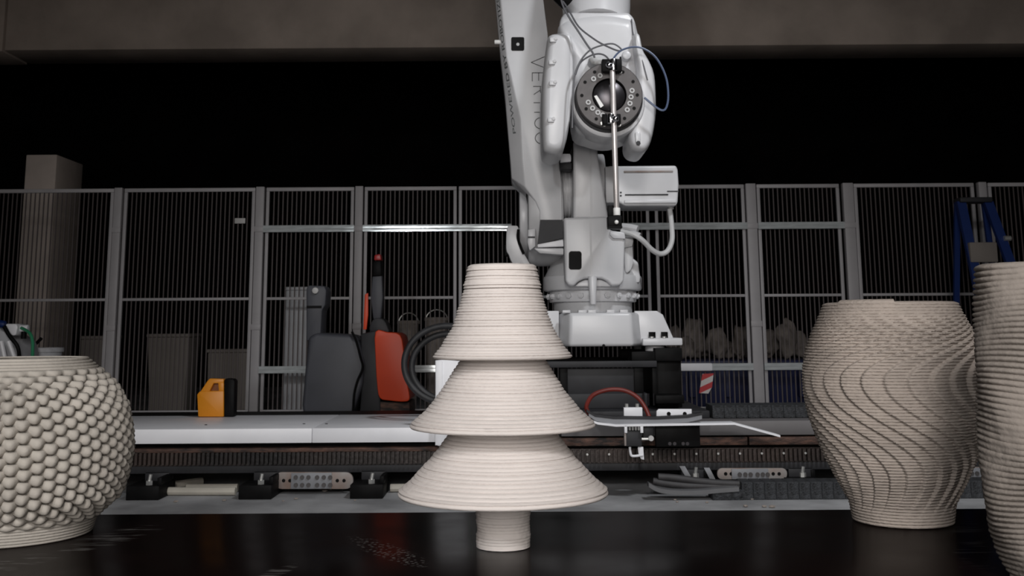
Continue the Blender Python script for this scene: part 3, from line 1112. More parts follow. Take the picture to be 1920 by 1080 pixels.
# ------------------------------------------------------------------ linear track
TF = 5.6
root = empty('linear_track', (0, 6.2, 0), 'long floor-mounted robot track with toothed rack on black feet', 'track')
z_beam0, z_beam1 = Zh(884, TF), Zh(870, TF)
mk('track_body', box(-4.2, 4.4, TF + .06, 6.85, z_beam0 + .005, Zh(803, TF), .004), 'black', root)
mk('lower_beam', box(-4.2, 4.4, TF, TF + .06, z_beam0, z_beam1, .004), 'charcoal', root)
zr0, zr1 = Zh(869, TF - .02), Zh(845, TF - .02)
mk('rack_back', box(-4.2, 4.4, TF + .005, TF + .06, z_beam1, zr1 + .004), 'rack', root)
bm = bmesh.new()
pit = plen(8.25, TF - .02)
k0 = int(-4.1 / pit)
k1 = int(4.3 / pit)
for k in range(k0, k1):
    x0 = k * pit
    add_box(bm, x0, x0 + pit * .5, TF - .025, TF + .006, zr0 + .004, zr1)
mk('rack_teeth', bm, 'rack', root, smooth=0, kind='stuff')
zs0, zs1 = Zh(845, TF), Zh(833, TF)
xL = X(843, 835, TF)
mk('rust_strip', box(-4.2, xL, TF - .012, TF + .06, zs0, zs1 - .01, .004), 'rust', root, label='rust-brown steel strip')
zq0, zq1 = Zh(837, TF), Zh(820, TF)
for a_, b_ in ((1052, 1180), (1183, 1401), (1404, 1640), (1643, 2400)):
    mk('rust_strip', box(X(a_, 830, TF), X(b_, 830, TF), TF - .012, TF + .06, zq0, zq1 - .004, .004), 'rust', root, label='rust-brown steel strip')
# rack bolts on the right half
src = hexbolt('rack_bolt', 'bolt', 0.006, 0.005, root, P(1101, 852, TF - .028), FRONT)
for k in range(1, 13):
    inst(src, P(1101 + 40.9 * k, 852 - .25 * k, TF - .028), root)
# sheet covers
zc0, zc1 = Zh(828, TF - .03), Zh(800.5, TF - .03)
x_end = X(838, 815, TF - .03)
x_seam = X(585, 815, TF - .03)
y_back = PZ(500, 778.5, zc1).y
for a_, b_ in ((-4.2, x_seam - .001), (x_seam + .001, x_end)):
    cv = mk('sheet_cover', box(a_, b_, TF - .03, y_back, zc0, zc1, .003), 'white', root, label='white folded sheet cover')
for px, py in ((570, 795), (612, 795), (386, 797)):
    q = PZ(px, py, zc1)
    mk('rivet', cyl((q.x, q.y, zc1), (q.x, q.y, zc1 + .003), .007, 10), 'black', cv)
zg0, zg1 = Zh(819, TF - .02), Zh(792, TF - .02)
mk('grey_cover', box(X(1052, 800, TF), 4.4, TF - .02, 6.5, zg0, zg1, .003), 'greysheet', root)
# feet
foot_px = [268, 479, 688, 1310, 1518]
bolts_at = []
for i, px in enumerate(foot_px):
    x0, x1 = X(px - 32 + (0 if i else 0), 920, 5.42), X(px + 30, 920, 5.42)
    fy = 5.42 if px < 900 else 5.56
    ft = mk('foot', box(x0, x1, fy, 5.68, 0, Zh(907, 5.42), .004), 'black', root, label='black steel foot block')
    mk('upright', box(x0 + .03, x1 - .01, 5.60, 5.68, Zh(907, 5.42) - .002, z_beam0 + .01, .003), 'charcoal', ft)
    mk('gusset', box(x1 - .02, x1, fy + .03, 5.62, Zh(907, 5.42), z_beam0, .002), 'black', ft)
    zb_ = Zh(907, 5.42)
    bm = cyl((x0 + .10, fy + .04, zb_), (x0 + .10, fy + .04, zb_ + .02), .017, 6)
    add_cyl(bm, (x0 + .10, fy + .04, zb_ + .02), (x0 + .105, fy + .04, zb_ + .05), .009, 10)
    mk('anchor_bolt', bm, 'bolt', ft, label='bright zinc anchor bolt')


def rounded_rect(px0, px1, py0, py1, r, n=5):
    out = []
    for cx_, cy_, a0 in ((px1 - r, py0 + r, -90), (px1 - r, py1 - r, 0), (px0 + r, py1 - r, 90), (px0 + r, py0 + r, 180)):
        for k in range(n + 1):
            t_ = math.radians(a0 + 90 * k / n)
            out.append((cx_ + r * math.cos(t_), cy_ + r * math.sin(t_)))
    return out


def splice(px0, px1, py0, py1, cols, rows, parent):
    Yp = TF - .015
    pl = mk('splice_plate', prism(rounded_rect(px0, px1, py0, py1, (py1 - py0) * .45), Yp, Yp + .02, .002), 'plate_steel', parent, label='perforated steel splice plate with screws')
    mid = mk('splice_bar', pbox(px0 + (px1 - px0) * .21, px1 - (px1 - px0) * .27, py0 + 1, py1, Yp - .008, Yp, .002), 'midgrey', pl)
    for fr in (0.12, 0.20, .80, .885):
        q = P(px0 + (px1 - px0) * fr, (py0 + py1) / 2, Yp - .001)
        mk('hole', cyl(q, q + Vector((0, .004, 0)), plen(3.2, Yp), 14), 'black', pl)
    s0 = None
    for ry in rows:
        for fr in cols:
            q = P(px0 + (px1 - px0) * fr, py0 + (py1 - py0) * ry, Yp - .008)
            if s0 is None:
                bm = cyl((0, 0, 0), (0, 0, .006), plen(3.9, Yp), 12)
                s0 = mk('screw', bm, 'disc', None, origin=(0, 0, 0))
                s0.parent = pl
                s0.location = q - wloc(pl)
                s0.rotation_euler = FRONT
            else:
                inst(s0, q, pl, FRONT)
    return pl


for px, py, qx, qy in ((1279, 874, 1293, 898), (1325, 877, 1337, 900)):
    q0, q1 = P(px, py, 5.58), P(qx, qy, 5.56)
    mk('strap', loft([[q0 + Vector((-.014, 0, 0)), q0 + Vector((.014, 0, 0)), q0 + Vector((.014, .004, 0)), q0 + Vector((-.014, .004, 0))],
                      [q1 + Vector((-.014, 0, 0)), q1 + Vector((.014, 0, 0)), q1 + Vector((.014, .004, 0)), q1 + Vector((-.014, .004, 0))]]), 'midgrey', root)
splice(514, 662, 885.5, 917, (0.275, .355, .435, .545, .63, .71), (.3, .76), root)
splice(1345, 1476, 878, 899, (0.32, .40, .475, .575, .65, .72), (.55,), root)
splice(1770, 1900, 876, 897, (0.32, .40, .475, .575, .65, .72), (.55,), root)

for k, (a_, b_, y_, yb_) in enumerate([(316, 442, 921, 921), (350, 446, 915, 914.5), (304, 378, 912, 902), (732, 800, 915, 914)]):
    q0 = PZ(a_, y_, .022)
    q1 = PZ(b_, yb_, .022)
    o = mk('conduit', tube([q0, q0.lerp(q1, .5), q1], .02, 10), 'conduit')
    tag(o, 'ivory plastic conduit lying on the floor under the robot track', 'conduit', 'conduits under the track')
for k in range(16):
    px, py = random.choice([(random.uniform(590, 680), random.uniform(916, 924)), (random.uniform(240, 760), random.uniform(930, 950)), (random.uniform(1200, 1500), random.uniform(930, 950))])
    q = PZ(px, py, .006)
    bm = bmesh.new()
    bmesh.ops.create_icosphere(bm, subdivisions=1, radius=1)
    s_ = random.uniform(.006, .013)
    for v in bm.verts:
        v.co = Vector((q.x + v.co.x * s_ * random.uniform(.8, 1.5), q.y + v.co.y * s_, max(0, s_ * .5 + v.co.z * s_ * .55)))
    o = mk('clay_crumb', bm, 'clay_right')
    tag(o, 'small crumb of clay on the concrete floor before the track', 'crumb', 'clay crumbs on the floor')

# ------------------------------------------------------------------ cable chains


def chain(name, x0, x1, Y0, Y1, z0, z1, pitch, label):
    root = empty(name, ((x0 + x1) / 2, (Y0 + Y1) / 2, z0), label, 'cable chain')
    n = int((x1 - x0) / pitch)
    bm = box(-pitch * .492, pitch * .492, -(Y1 - Y0) / 2, (Y1 - Y0) / 2, 0, z1 - z0, .0025, 1)
    add_box(bm, -pitch * .2, pitch * .2, -(Y1 - Y0) / 2 - .0015, (Y1 - Y0) / 2 + .0015, (z1 - z0) * .25, (z1 - z0) * .75, .004, 1)
    s0 = mk('chain_link', bm, 'chain', None, origin=(0, 0, 0))
    s0.parent = root
    s0.location = Vector((x0 + pitch / 2, (Y0 + Y1) / 2, z0)) - root.location
    for k in range(1, n):
        inst(s0, (x0 + pitch * (k + .5), (Y0 + Y1) / 2, z0), root)
    mk('inner_lead', box(x0 + .01, x1 - .03, (Y0 + Y1) / 2 - .02, (Y0 + Y1) / 2 + .02, z0 + .01, z0 + .03), 'black', root)
    return root


zcc = Zh(763, 5.72)
chain('cable_chain', X(1336, 775, 5.72), 4.3, 5.72, 5.92, zg1 + .002, zcc, .062, 'black cable chain lying along the top of the grey track cover')
lc = chain('cable_chain', X(1392, 920, 5.3), 4.0, PZ(1500, 937, 0).y, PZ(1500, 937, 0).y + .13, 0.0, Zh(905, 5.35), .055, 'black dusty cable chain resting on the floor before the track')
yl = PZ(1500, 937, 0).y
for k, (pts, r) in enumerate([
    ([(1234, 894), (1265, 896), (1310, 902), (1350, 906), (1400, 908)], .017),
    ([(1224, 902), (1250, 907), (1290, 911), (1340, 912), (1400, 912)], .017),
]):
    o = mk('power_cable', tube(catmull([P(x, y, yl + .06) for x, y in pts], 5), r, 12), 'leadblack', lc)
    o.name = 'power_lead'
b0 = [P(x, y, yl + .0) for x, y in ((1216, 908), (1235, 918), (1265, 922), (1310, 922), (1345, 919), (1385, 916))]
sec = []
for q in catmull(b0, 4):
    sec.append([q + Vector((0, -.01, -.012)), q + Vector((0, .06, -.012)), q + Vector((0, .06, .008)), q + Vector((0, -.01, .008))])
mk('strip_bracket', loft(sec), 'darksheet', lc)
mk('end_block', box(X(1336, 930, yl), X(1394, 930, yl), yl - .005, yl + .12, 0, Zh(921, yl), .004), 'chain', lc)

# ------------------------------------------------------------------ robot riser and carriage
RF = 5.92
root = empty('robot_carriage', (X(1127, 700, RF), 6.3, zg1), 'black welded steel riser carriage under the white robot', 'carriage')
mk('carriage_plate', box(X(850, 765, 5.75), X(1330, 765, 5.75), 5.74, 6.9, zg1 + .001, Zh(772, 5.75), .006), 'charcoal', root)
zc_top = Zh(772, 5.75)
z_rb = Zh(650.5, 5.9)       # underside of the robot base
mk('bottom_beam', box(X(968, 745, RF), X(1215, 745, RF), RF, 6.75, zc_top, Zh(739, RF), .006), 'charcoal', root)
mk('front_panel', pbox(1063, 1190, 690, 740, RF + .02, RF + .04, .002), 'charcoal', root)
mk('top_beam', box(X(975, 683, RF), X(1231, 683, RF), RF - .02, RF + .1, Zh(690, RF), Zh(678, RF), .004), 'charcoal', root)
mk('top_beam', box(X(975, 683, RF), X(1231, 683, RF), 6.62, 6.72, Zh(690, RF), Zh(678, RF), .004), 'black', root)
for a_, b_ in ((1050, 1064), (1190, 1206), (1224, 1232), (980, 995)):
    mk('upright', pbox(a_, b_, 689, 744, RF + .005, RF + .08, .003), 'black', root)
for a_, b_, pz in ((1184, 1228, 0), (1228, 1279, 0), (976, 1025, 0)):
    for yy in (RF, 6.5):
        q0, q1 = X(a_, 660, RF), X(b_, 660, RF)
        mk('base_block', box(q0, q1, yy, yy + .2, Zh(679, RF), z_rb - .03 if a_ != 1228 else z_rb - .012, .004), 'black', root)
for a_, b_ in ((1232, 1279), (974, 1010)):
    q0, q1 = X(a_, 660, RF), X(b_, 660, RF)
    mk('end_post', box(q0, q1, RF + .05, 6.7, zc_top, Zh(678, RF), .004), 'black', root)
mk('base_pad', cyl((X(1232, 655, 5.95), 6.05, z_rb - .03), (X(1232, 655, 5.95), 6.05, z_rb), plen(18, 6.0), 24, bev=.004), 'robot', root)
mk('base_pad', cyl((X(1012, 655, 5.95), 6.05, z_rb - .03), (X(1012, 655, 5.95), 6.05, z_rb), plen(18, 6.0), 24, bev=.004), 'robot', root)
for yy in (6.6,):
    for px in (1232, 1012):
        mk('base_pad', cyl((X(px, 655, 5.95), yy, z_rb - .03), (X(px, 655, 5.95), yy, z_rb), plen(18, 6.0), 24, bev=.004), 'robot', root)
mk('step_block', pbox(1230, 1283, 741, 757, 5.8, 6.1, .004), 'black', root)
for px in (1206, 1216, 1226):
    q = P(px, 742, RF - .05)
    mk('stud', cyl((q.x, q.y, q.z - .05), (q.x, q.y, q.z + .012), .006, 8), 'dark_steel', root)
# white side plate at the front left of the carriage
sp = mk('side_plate', prism([(816, 676), (832, 674), (872, 678), (872, 812), (842, 838), (820, 836), (817, 760)], TF - .075, TF - .055, .003), 'white', root, label='white upright sheet plate')
mk('plate_flange', pbox(816, 830, 677, 835, TF - .08, TF - .035, .002), 'white', sp)
mk('plate_bracket', box(X(818, 770, TF), X(872, 770, TF), TF - .055, 5.735, zc_top - .05, zc_top - .01, .003), 'white', sp)

# the cable tray in front of the carriage
TYY = 5.3
tr = root
def strip(pts, Y0, Y1, th):
    secs = []
    for x, y in pts:
        q = P(x, y, Y0)
        secs.append([Vector((q.x, Y0, q.z)), Vector((q.x, Y1, q.z)), Vector((q.x, Y1, q.z - th)), Vector((q.x, Y0, q.z - th))])
    return loft(secs)


tray = mk('cable_tray', strip([(1113, 789), (1121, 792), (1155, 796), (1377, 792.5), (1463, 816)], TYY, TYY + .09, .010), 'white', tr, label='thin white bent sheet tray')
mk('lead_strip', strip([(1104, 772), (1118, 781), (1150, 786), (1230, 786), (1290, 783), (1316, 777)], TYY + .03, TYY + .08, .022), 'midgrey', tray)
mk('lead_strip_top', strip([(1100, 768), (1116, 777), (1150, 781), (1230, 782), (1290, 779), (1318, 773)], TYY + .028, TYY + .085, .012), 'charcoal', tray)
mk('tray_arm', box(X(1232, 790, TYY), X(1300, 790, TYY), TYY + .06, 5.78, Zh(793, TYY) - .03, Zh(793, TYY) - .008), 'black', tray)
bk = mk('bracket', pbox(1170, 1204.5, 764, 786, TYY + .10, TYY + .13, .003), 'white', tray)
for px in (1175, 1195):
    q = P(px, 764, TYY + .115)
    mk('screw', cyl((q.x, q.y, q.z - .002), (q.x, q.y, q.z + .018), .009, 10), 'bolt', bk)
mk('bracket_foot', pbox(1172, 1203, 786, 796, TYY + .09, TYY + .14), 'white', tray)
bk = mk('slotted_plate', prism([(1231, 784), (1231, 771), (1235, 767), (1297, 767), (1297, 784)], TYY + .10, TYY + .115, .002), 'white', tray)
for px in (1254, 1284):
    q = P(px, 776, TYY + .098)
    mk('hole', cyl(q, q + Vector((0, .005, 0)), .010, 12), 'black', bk)
mk('switch_plate', pbox(1230, 1312, 797, 838, TYY + .05, TYY + .08, .003), 'black', tray)
for px in (1256, 1265, 1281, 1289):
    q = P(px, 832, TYY + .048)
    mk('switch_hole', cyl(q, q + Vector((0, .006, 0)), .0085, 12), 'dark_steel', tray)
sb = mk('sensor_block', pbox(1174, 1203, 808, 837, TYY + .02, TYY + .08, .004), 'charcoal', tray)
mk('sensor_head', pbox(1206, 1225, 800, 820, TYY + .04, TYY + .08, .004), 'charcoal', tray)
for a_, b_ in ((1171, 1176), (1201, 1206)):
    mk('clip', pbox(a_, b_, 798, 812, TYY + .0, TYY + .03, .002), 'white', sb)
mk('clip_edge', pbox(1171, 1174, 812, 836, TYY + .01, TYY + .04, .001), 'plate_steel', sb)
for k in range(4):
    q = P(1181 + 5.5 * k, 802, TYY + .02)
    mk('contact', cyl((q.x, q.y, q.z - .012), (q.x, q.y, q.z + .012), .005, 8), 'bolt', sb)
mk('plunger', cyl(P(1203, 823, TYY + .04), P(1224, 823, TYY + .04), .007, 10), 'bolt', sb)
q = P(1221, 822, TYY + .02)
mk('roller', cyl(q, q + Vector((0, .04, 0)), .013, 14), 'label', sb)
mk('hook', tube(catmull([P(1181, 838, TYY + .04), P(1182, 848, TYY + .04), P(1186, 855, TYY + .04), P(1206, 853, TYY + .04)], 5), .006, 8), 'white', sb)
mk('hook_plate', prism([(1196, 838), (1206, 838), (1208, 862), (1202, 861), (1197, 850)], TYY + .05, TYY + .06, .001), 'white', sb)
mk('red_hose', tube(catmull([P(1112, 782, TYY + .06), P(1102, 772, TYY + .08), P(1100, 760, TYY + .12), P(1112, 741, TYY + .17), P(1140, 731, TYY + .2), P(1170, 732, TYY + .2), P(1195, 745, TYY + .19), P(1210, 765, TYY + .17), P(1219, 786, TYY + .14)], 8), .011, 10), 'redhose', tr, label='dark red rubber hose bent into an arch')

# hose coil left of the carriage
hc = empty('hose_coil', (X(830, 700, 5.85), 5.85, zc1), 'thick black hoses looping beside the white side plate', 'hose')
for k, (cx_, cy_, rx, ry, Yh) in enumerate([(838, 683, 80, 72, 5.84), (841, 688, 69, 62, 5.9)]):
    pts = [P(cx_ + rx * math.cos(t_), cy_ + ry * math.sin(t_), Yh + .05 * math.sin(t_ * .5)) for t_ in [math.radians(150 + 20 * j) for j in range(-3, 12)]]
    base = P(900, 778 + 4 * k, 5.95)
    mk('hose', tube(catmull(list(pts), 6), .0175, 12), 'blackrub', hc)

# yellow case on the track cover
yb = y_back - .13
q = P(395, 781, yb)
zc_ = zc1
root = empty('tool_case', (q.x, yb + .06, zc_), 'small amber plastic case with carrying handle and black back shell', 'case')
sh = lambda pts: pts
fr = [(371, 786), (369, 745), (374, 739), (388, 720), (392, 716), (419, 716), (420, 724), (419, 786)]
win = [(393, 738), (400, 724), (410, 724), (409, 738)]
a_ = [P(x, y, yb) for x, y in fr]
bm = prism([(371, 787), (369, 745), (374, 739), (419, 738), (419, 787)], yb, yb + .07, .006)
mk('case_body', bm, 'yellow', root)
bm = prism([(375, 740), (389, 719), (393, 715), (419, 716), (419, 724), (400, 724), (392, 740)], yb + .005, yb + .055, .004)
mk('handle', bm, 'yellow', root)
mk('handle_post', prism([(409, 723), (419, 723), (419, 740), (410, 740)], yb + .005, yb + .055, .003), 'yellow', root)
mk('grip_recess', prism([(391, 740), (399, 723), (411, 723), (411, 740)], yb + .04, yb + .055), 'brown', root)
mk('back_shell', prism([(420, 787), (420, 718), (423, 715), (437, 716), (440, 721), (438, 787)], yb + .005, yb + .08, .006), 'black', root)
lo = min((v.co.z for ch in root.children for v in ch.data.vertices))
for ch in root.children:
    ch.location.z -= lo - .0015

# ------------------------------------------------------------------ robot
RC = 6.32                                   # depth of the robot's vertical axis
rx0 = X(1112, 600, RC)
robot = empty('industrial_robot', (rx0, RC, z_rb), 'large white six-axis industrial robot holding a thin steel rod', 'robot')
# base casting
FB = 5.86
zt_b = Zh(587, FB)


def base_ring(z, grow):
    l0, l1, r0, r1 = X(1048, 620, FB) - grow, X(1067, 620, FB) - grow * .5, X(1187, 620, FB) + grow * .5, X(1209, 620, FB) + grow
    yb_ = 2 * RC - FB
    return [Vector((l1, FB - grow * .3, z)), Vector((r0, FB - grow * .3, z)), Vector((r1, FB + .14, z)), Vector((r1, yb_ - .14, z)), Vector((r0, yb_ + grow * .3, z)), Vector((l1, yb_ + grow * .3, z)), Vector((l0, yb_ - .14, z)), Vector((l0, FB + .14, z))]


bs = mk('base_casting', loft([base_ring(z_rb, 0.0), base_ring(zt_b, -.012)], .018, 3), 'robot', robot)
for px0, px1, sgn in ((1196, 1281, 1), (1042, 957, -1)):
    def mx_(v):
        return v if sgn > 0 else 1112 * 2 + 14 - v
    wing = [(mx_(v), y) for v, y in ((1190, 583), (1232, 583), (1243, 590), (1264, 637), (1264, 642), (1190, 642))]
    mk('wing_rib', prism(wing, FB + .13, FB + .17, .004), 'robot', bs)
    mk('wing_rib', prism(wing, RC + .26, RC + .30, .004), 'robot', bs)
    wing2 = [(mx_(v), y) for v, y in ((1190, 588), (1229, 588), (1246, 640), (1190, 640))]
    mk('wing_web', prism(wing2, FB + .17, RC + .26), 'robot2', bs)
    fl = [(mx_(1205), 637), (mx_(1280), 637), (mx_(1280), 649), (mx_(1205), 649)]
    q = [P(x, y, FB + .08) for x, y in fl]
    xs = sorted(v.x for v in q)
    mk('foot_flange', box(xs[0], xs[-1], FB + .08, RC + .42, z_rb + .001, z_rb + .042, .008), 'robot', bs)
    for px in (1223, 1246):
        q = P(mx_(px), 636, FB + .11)
        mk('foot_bolt', cyl((q.x, q.y, z_rb + .042), (q.x, q.y, z_rb + .075), .019, 6), 'black', bs)
        mk('washer', cyl((q.x - .004, q.y - .018, z_rb + .042), (q.x - .004, q.y - .018, z_rb + .05), .012, 12), 'bolt', bs)
q = P(1132, 648, FB - .001)
mk('drain_notch', cyl(q, q + Vector((0, .01, 0)), .008, 10), 'black', bs)
for px in (1062, 1092, 1110, 1145, 1170):
    q = P(px, 585, FB + .02)
    mk('top_lug', box(q.x - .022, q.x + .022, FB + .02, FB + .07, zt_b - .002, zt_b + .014, .003), 'robot', bs)


def disc(name, y0, y1, r, m, parent, bev=.006, seg=64):
    za, zb_ = Zh(y1, RC), Zh(y0, RC)
    return mk(name, cyl((rx0, RC, za), (rx0, RC, zb_), plen(r, RC), seg, bev=bev), m, parent)


cx_t = 1109
disc('neck_ring', 566, 588, 73, 'robot2', robot)
br = disc('bolt_ring', 546, 568, 81, 'robot', robot)
tt = disc('turntable', 519, 547, 92, 'robot', robot, .014)
src = None
zz = Zh(557, RC)
R = plen(81, RC)
for k in range(22):
    t_ = 2 * math.pi * (k + .35) / 22
    loc = Vector((rx0 + R * math.cos(t_), RC + R * math.sin(t_), zz))
    rot = Vector((math.cos(t_), math.sin(t_), 0)).to_track_quat('Z', 'Y').to_euler()
    if src is None:
        bm = cyl((0, 0, -.004), (0, 0, .016), .0165, 6)
        add_cyl(bm, (0, 0, .016), (0, 0, .022), .009, 10)
        src = mk('ring_bolt', bm, 'robot', None, origin=(0, 0, 0))
        src.parent = br
        src.location = loc - wloc(br)
        src.rotation_euler = rot
    else:
        inst(src, loc, br, rot)
# turntable shoulder castings (sloping sides above the ring)
mk('shoulder_casting', loft([[Vector((rx0 + plen(90, RC) * math.cos(t_), RC + plen(90, RC) * math.sin(t_), Zh(521, RC))) for t_ in [2 * math.pi * k / 40 for k in range(40)]],
                             [Vector((rx0 + plen(70, RC) * math.cos(t_), RC + plen(74, RC) * math.sin(t_), Zh(482, RC))) for t_ in [2 * math.pi * k / 40 for k in range(40)]]], .01), 'robot2', robot)
mk('side_lug', prism([(1168, 488), (1186, 483), (1197, 492), (1201, 520), (1200, 530), (1168, 530)], RC - .16, RC + .1, .012), 'robot', robot)
mk('side_cover', prism(smooth_outline([(1172, 455), (1184, 452), (1187, 470), (1187, 495), (1181, 508), (1172, 508)], 3), RC - .22, RC - .06, .01), 'robot2', robot)
mk('side_bracket', prism([(1170, 444), (1184, 443), (1188, 450), (1186, 462), (1170, 465)], RC - .24, RC - .1, .006), 'robot2', robot)

# waist column
CF = 5.95
colm = mk('waist_column', prism([(1057, 408), (1139, 406), (1143, 431), (1171, 437), (1172, 448), (1170, 526), (1163, 535), (1146, 536), (1140, 528), (1128, 522), (1096, 522), (1084, 528), (1076, 536), (1066, 535), (1060, 527)], CF, RC + .35, .014, 3), 'robot', robot)
mk('cable_window', prism(rounded_rect(1066.5, 1090.5, 471, 505.5, 5), CF - .003, CF + .01), 'black', colm, label='black rounded cable opening')
mk('centre_seam', pbox(1107.2, 1108.8, 412, 520, CF - .002, CF + .01), 'robot2', colm)
mk('arch_plate', prism([(1078, 537), (1086, 529), (1097, 524), (1127, 524), (1138, 529), (1147, 537)], CF + .05, CF + .1, .004), 'robot', colm)
za, zb_ = Zh(572, CF), Zh(519, CF)
xp = X(1111, 545, CF)
mk('lock_pin', cyl((xp, CF - .01, za), (xp, CF - .01, zb_), plen(6, CF), 20, plen(8.5, CF), .004), 'robot', colm)
mk('step_ledge', prism([(1144, 432), (1171, 436), (1173, 448), (1150, 447), (1143, 440)], CF - .015, CF + .1, .005), 'robot', colm)
# upper shoulder
uc = mk('shoulder_column', prism([(1075, 268), (1080, 256), (1108, 260), (1119, 268), (1122, 298), (1130, 345), (1141, 410), (1075, 410)], CF + .03, RC + .22, .014, 3), 'robot', robot)
mk('shoulder_seam', pbox(1107.2, 1108.6, 275, 408, CF + .028, CF + .04), 'robot2', uc)


def xcyl(name, px0, px1, pyc, rpx, Yc, m, parent, bev=.006, seg=48):
    a_, b_ = P(px0, pyc, Yc - plen(rpx, Yc)), P(px1, pyc, Yc - plen(rpx, Yc))
    zc2 = P((px0 + px1) / 2, pyc, Yc).z
    return mk(name, cyl((a_.x, Yc, zc2), (b_.x, Yc, zc2), plen(rpx, Yc), seg, bev=bev), m, parent)


xcyl('gear_flange', 1118, 1137, 345, 57, RC - .02, 'robot', robot, .008)
xcyl('joint_hub', 1046, 1080, 360, 48, RC - .02, 'robot2', robot, .004)
for k in range(3):
    xcyl('hub_ring', 1053 + 7 * k, 1056 + 7 * k, 360, 50, RC - .02, 'robot', robot, .003)
# motor
mo = mk('motor', prism([(1136, 318), (1140, 311), (1160, 311), (1268, 310), (1271, 318), (1273, 345), (1271, 378), (1268, 386), (1172, 386), (1162, 380), (1136, 380)], 6.08, 6.36, .03, 4), 'robot', robot)
mk('motor_groove', pbox(1170, 1262, 319.5, 323.5, 6.075, 6.1, .001), 'plate_steel', mo)
mk('motor_groove', pbox(1172, 1253, 363.5, 366.5, 6.075, 6.1, .001), 'charcoal', mo)
mk('motor_groove', pbox(1251, 1271, 357.5, 359.5, 6.075, 6.1, .001), 'charcoal', mo)
mk('motor_rib', pbox(1171, 1268, 374, 381, 6.065, 6.1, .004), 'robot', mo)
mk('motor_flange', pbox(1136, 1160, 312, 380, 6.07, 6.38, .006), 'robot2', mo)
for yy in (361, 367):
    q = P(1164, yy, 6.078)
    mk('grub_screw', cyl(q, q + Vector((0, .006, 0)), .006, 8), 'charcoal', mo)
q = P(1256, 384, 6.2)
mk('cable_gland', cyl((q.x, 6.16, q.z + .005), (q.x, 6.16, P(1256, 394, 6.2).z), .016, 14, bev=.003), 'cablelight', mo)
mk('motor_cable', tube(catmull([P(1256, 392, 6.16), P(1259, 420, 6.15), P(1260, 450, 6.13), P(1252, 470, 6.1), P(1238, 476, 6.08), P(1222, 468, 6.05), P(1205, 451, 6.02), P(1188, 440, 6.02), P(1165, 434, 6.05)], 8), .015, 10), 'cablelight', mo)
mk('cable_boot', tube(catmull([P(1196, 430, 6.04), P(1182, 427, 6.06), P(1165, 425, 6.1)], 4), .022, 10), 'robot2', mo)
mk('cable_boot', tube(catmull([P(1200, 443, 6.02), P(1184, 439, 6.04), P(1165, 440, 6.1)], 4), .020, 10), 'robot2', mo)

# lower arm (upright link) with its printed side
AF = 6.03
front = [(935, -60), (1018, -60), (1019, 0), (1027, 62), (1031, 110), (1036, 170), (1046, 250), (1048, 300), (1053, 345), (1054, 405), (1054, 440), (1012, 440), (1012, 396), (1004, 377), (984, 350), (979, 300), (975, 222), (963, 165), (950, 108), (939, 0)]
side = [(920, -60), (1018, -60), (1019, 0), (1027, 62), (1031, 110), (1036, 170), (1046, 250), (1048, 300), (1053, 345), (1054, 405), (1054, 440), (1010, 440), (1010, 396), (1002, 377), (959, 331), (957, 300), (952, 240), (947, 180), (937, 90), (929, 0)]
s0 = [P(x, y, AF) for x, y in front]
s1 = [P(x, y, AF) for x, y in side]
s1 = [Vector((p.x, AF + .07, p.z)) for p in s1]
s2 = [Vector((p.x, AF + .36, p.z)) for p in s1]
# upper end goes on to the elbow, above the picture
for s_, dx in ((s0, 0), (s1, 0), (s2, 0)):
    for i in (0, 1):
        s_[i] = Vector((s_[i].x - .06, s_[i].y, Zh(-330, AF)))
link = mk('lower_arm', loft([s0, s1, s2], .006, 2), 'robot', robot)
mk('arm_socket', prism(rounded_rect(958.5, 983, 69.5, 95, 3), AF - .003, AF + .01), 'black', link, label='black square socket')
q = P(971, 83, AF - .004)
mk('socket_screw', cyl(q, q + Vector((0, .006, 0)), plen(3.2, AF), 10), 'cablelight', link)
q = P(933.5, 79, AF + .06)
mk('nipple', cyl(q - Vector((.02, 0, 0)), q + Vector((.02, 0, 0)), plen(4.5, AF), 10, bev=.003), 'paper', link)

# lettering down the arm: strokes (letters lie on their side, reading downwards)


def stroke(bm, pts, wpx=1.35, Y=AF - .0025):
    for (x0, y0), (x1, y1) in zip(pts, pts[1:]):
        a_, b_ = P(x0, y0, Y), P(x1, y1, Y)
        d = (b_ - a_)
        if d.length < 1e-6:
            continue
        d.normalize()
        n_ = Vector((-d.z, 0, d.x)) * plen(wpx, Y) / 2
        e = d * plen(wpx, Y) * .3
        vs = []
        for yy in (Y, Y + .002):
            for c__ in (a_ - e + n_, b_ + e + n_, b_ + e - n_, a_ - e - n_):
                vs.append(bm.verts.new((c__.x, yy, c__.z)))
        for f in ((0, 1, 2, 3), (7, 6, 5, 4), (0, 4, 5, 1), (1, 5, 6, 2), (2, 6, 7, 3), (3, 7, 4, 0)):
            bm.faces.new([vs[i] for i in f])


def arc(cx_, cy_, rx, ry, a0, a1, n=14):
    return [(cx_ + rx * math.cos(math.radians(a0 + (a1 - a0) * k / n)), cy_ + ry * math.sin(math.radians(a0 + (a1 - a0) * k / n))) for k in range(n + 1)]


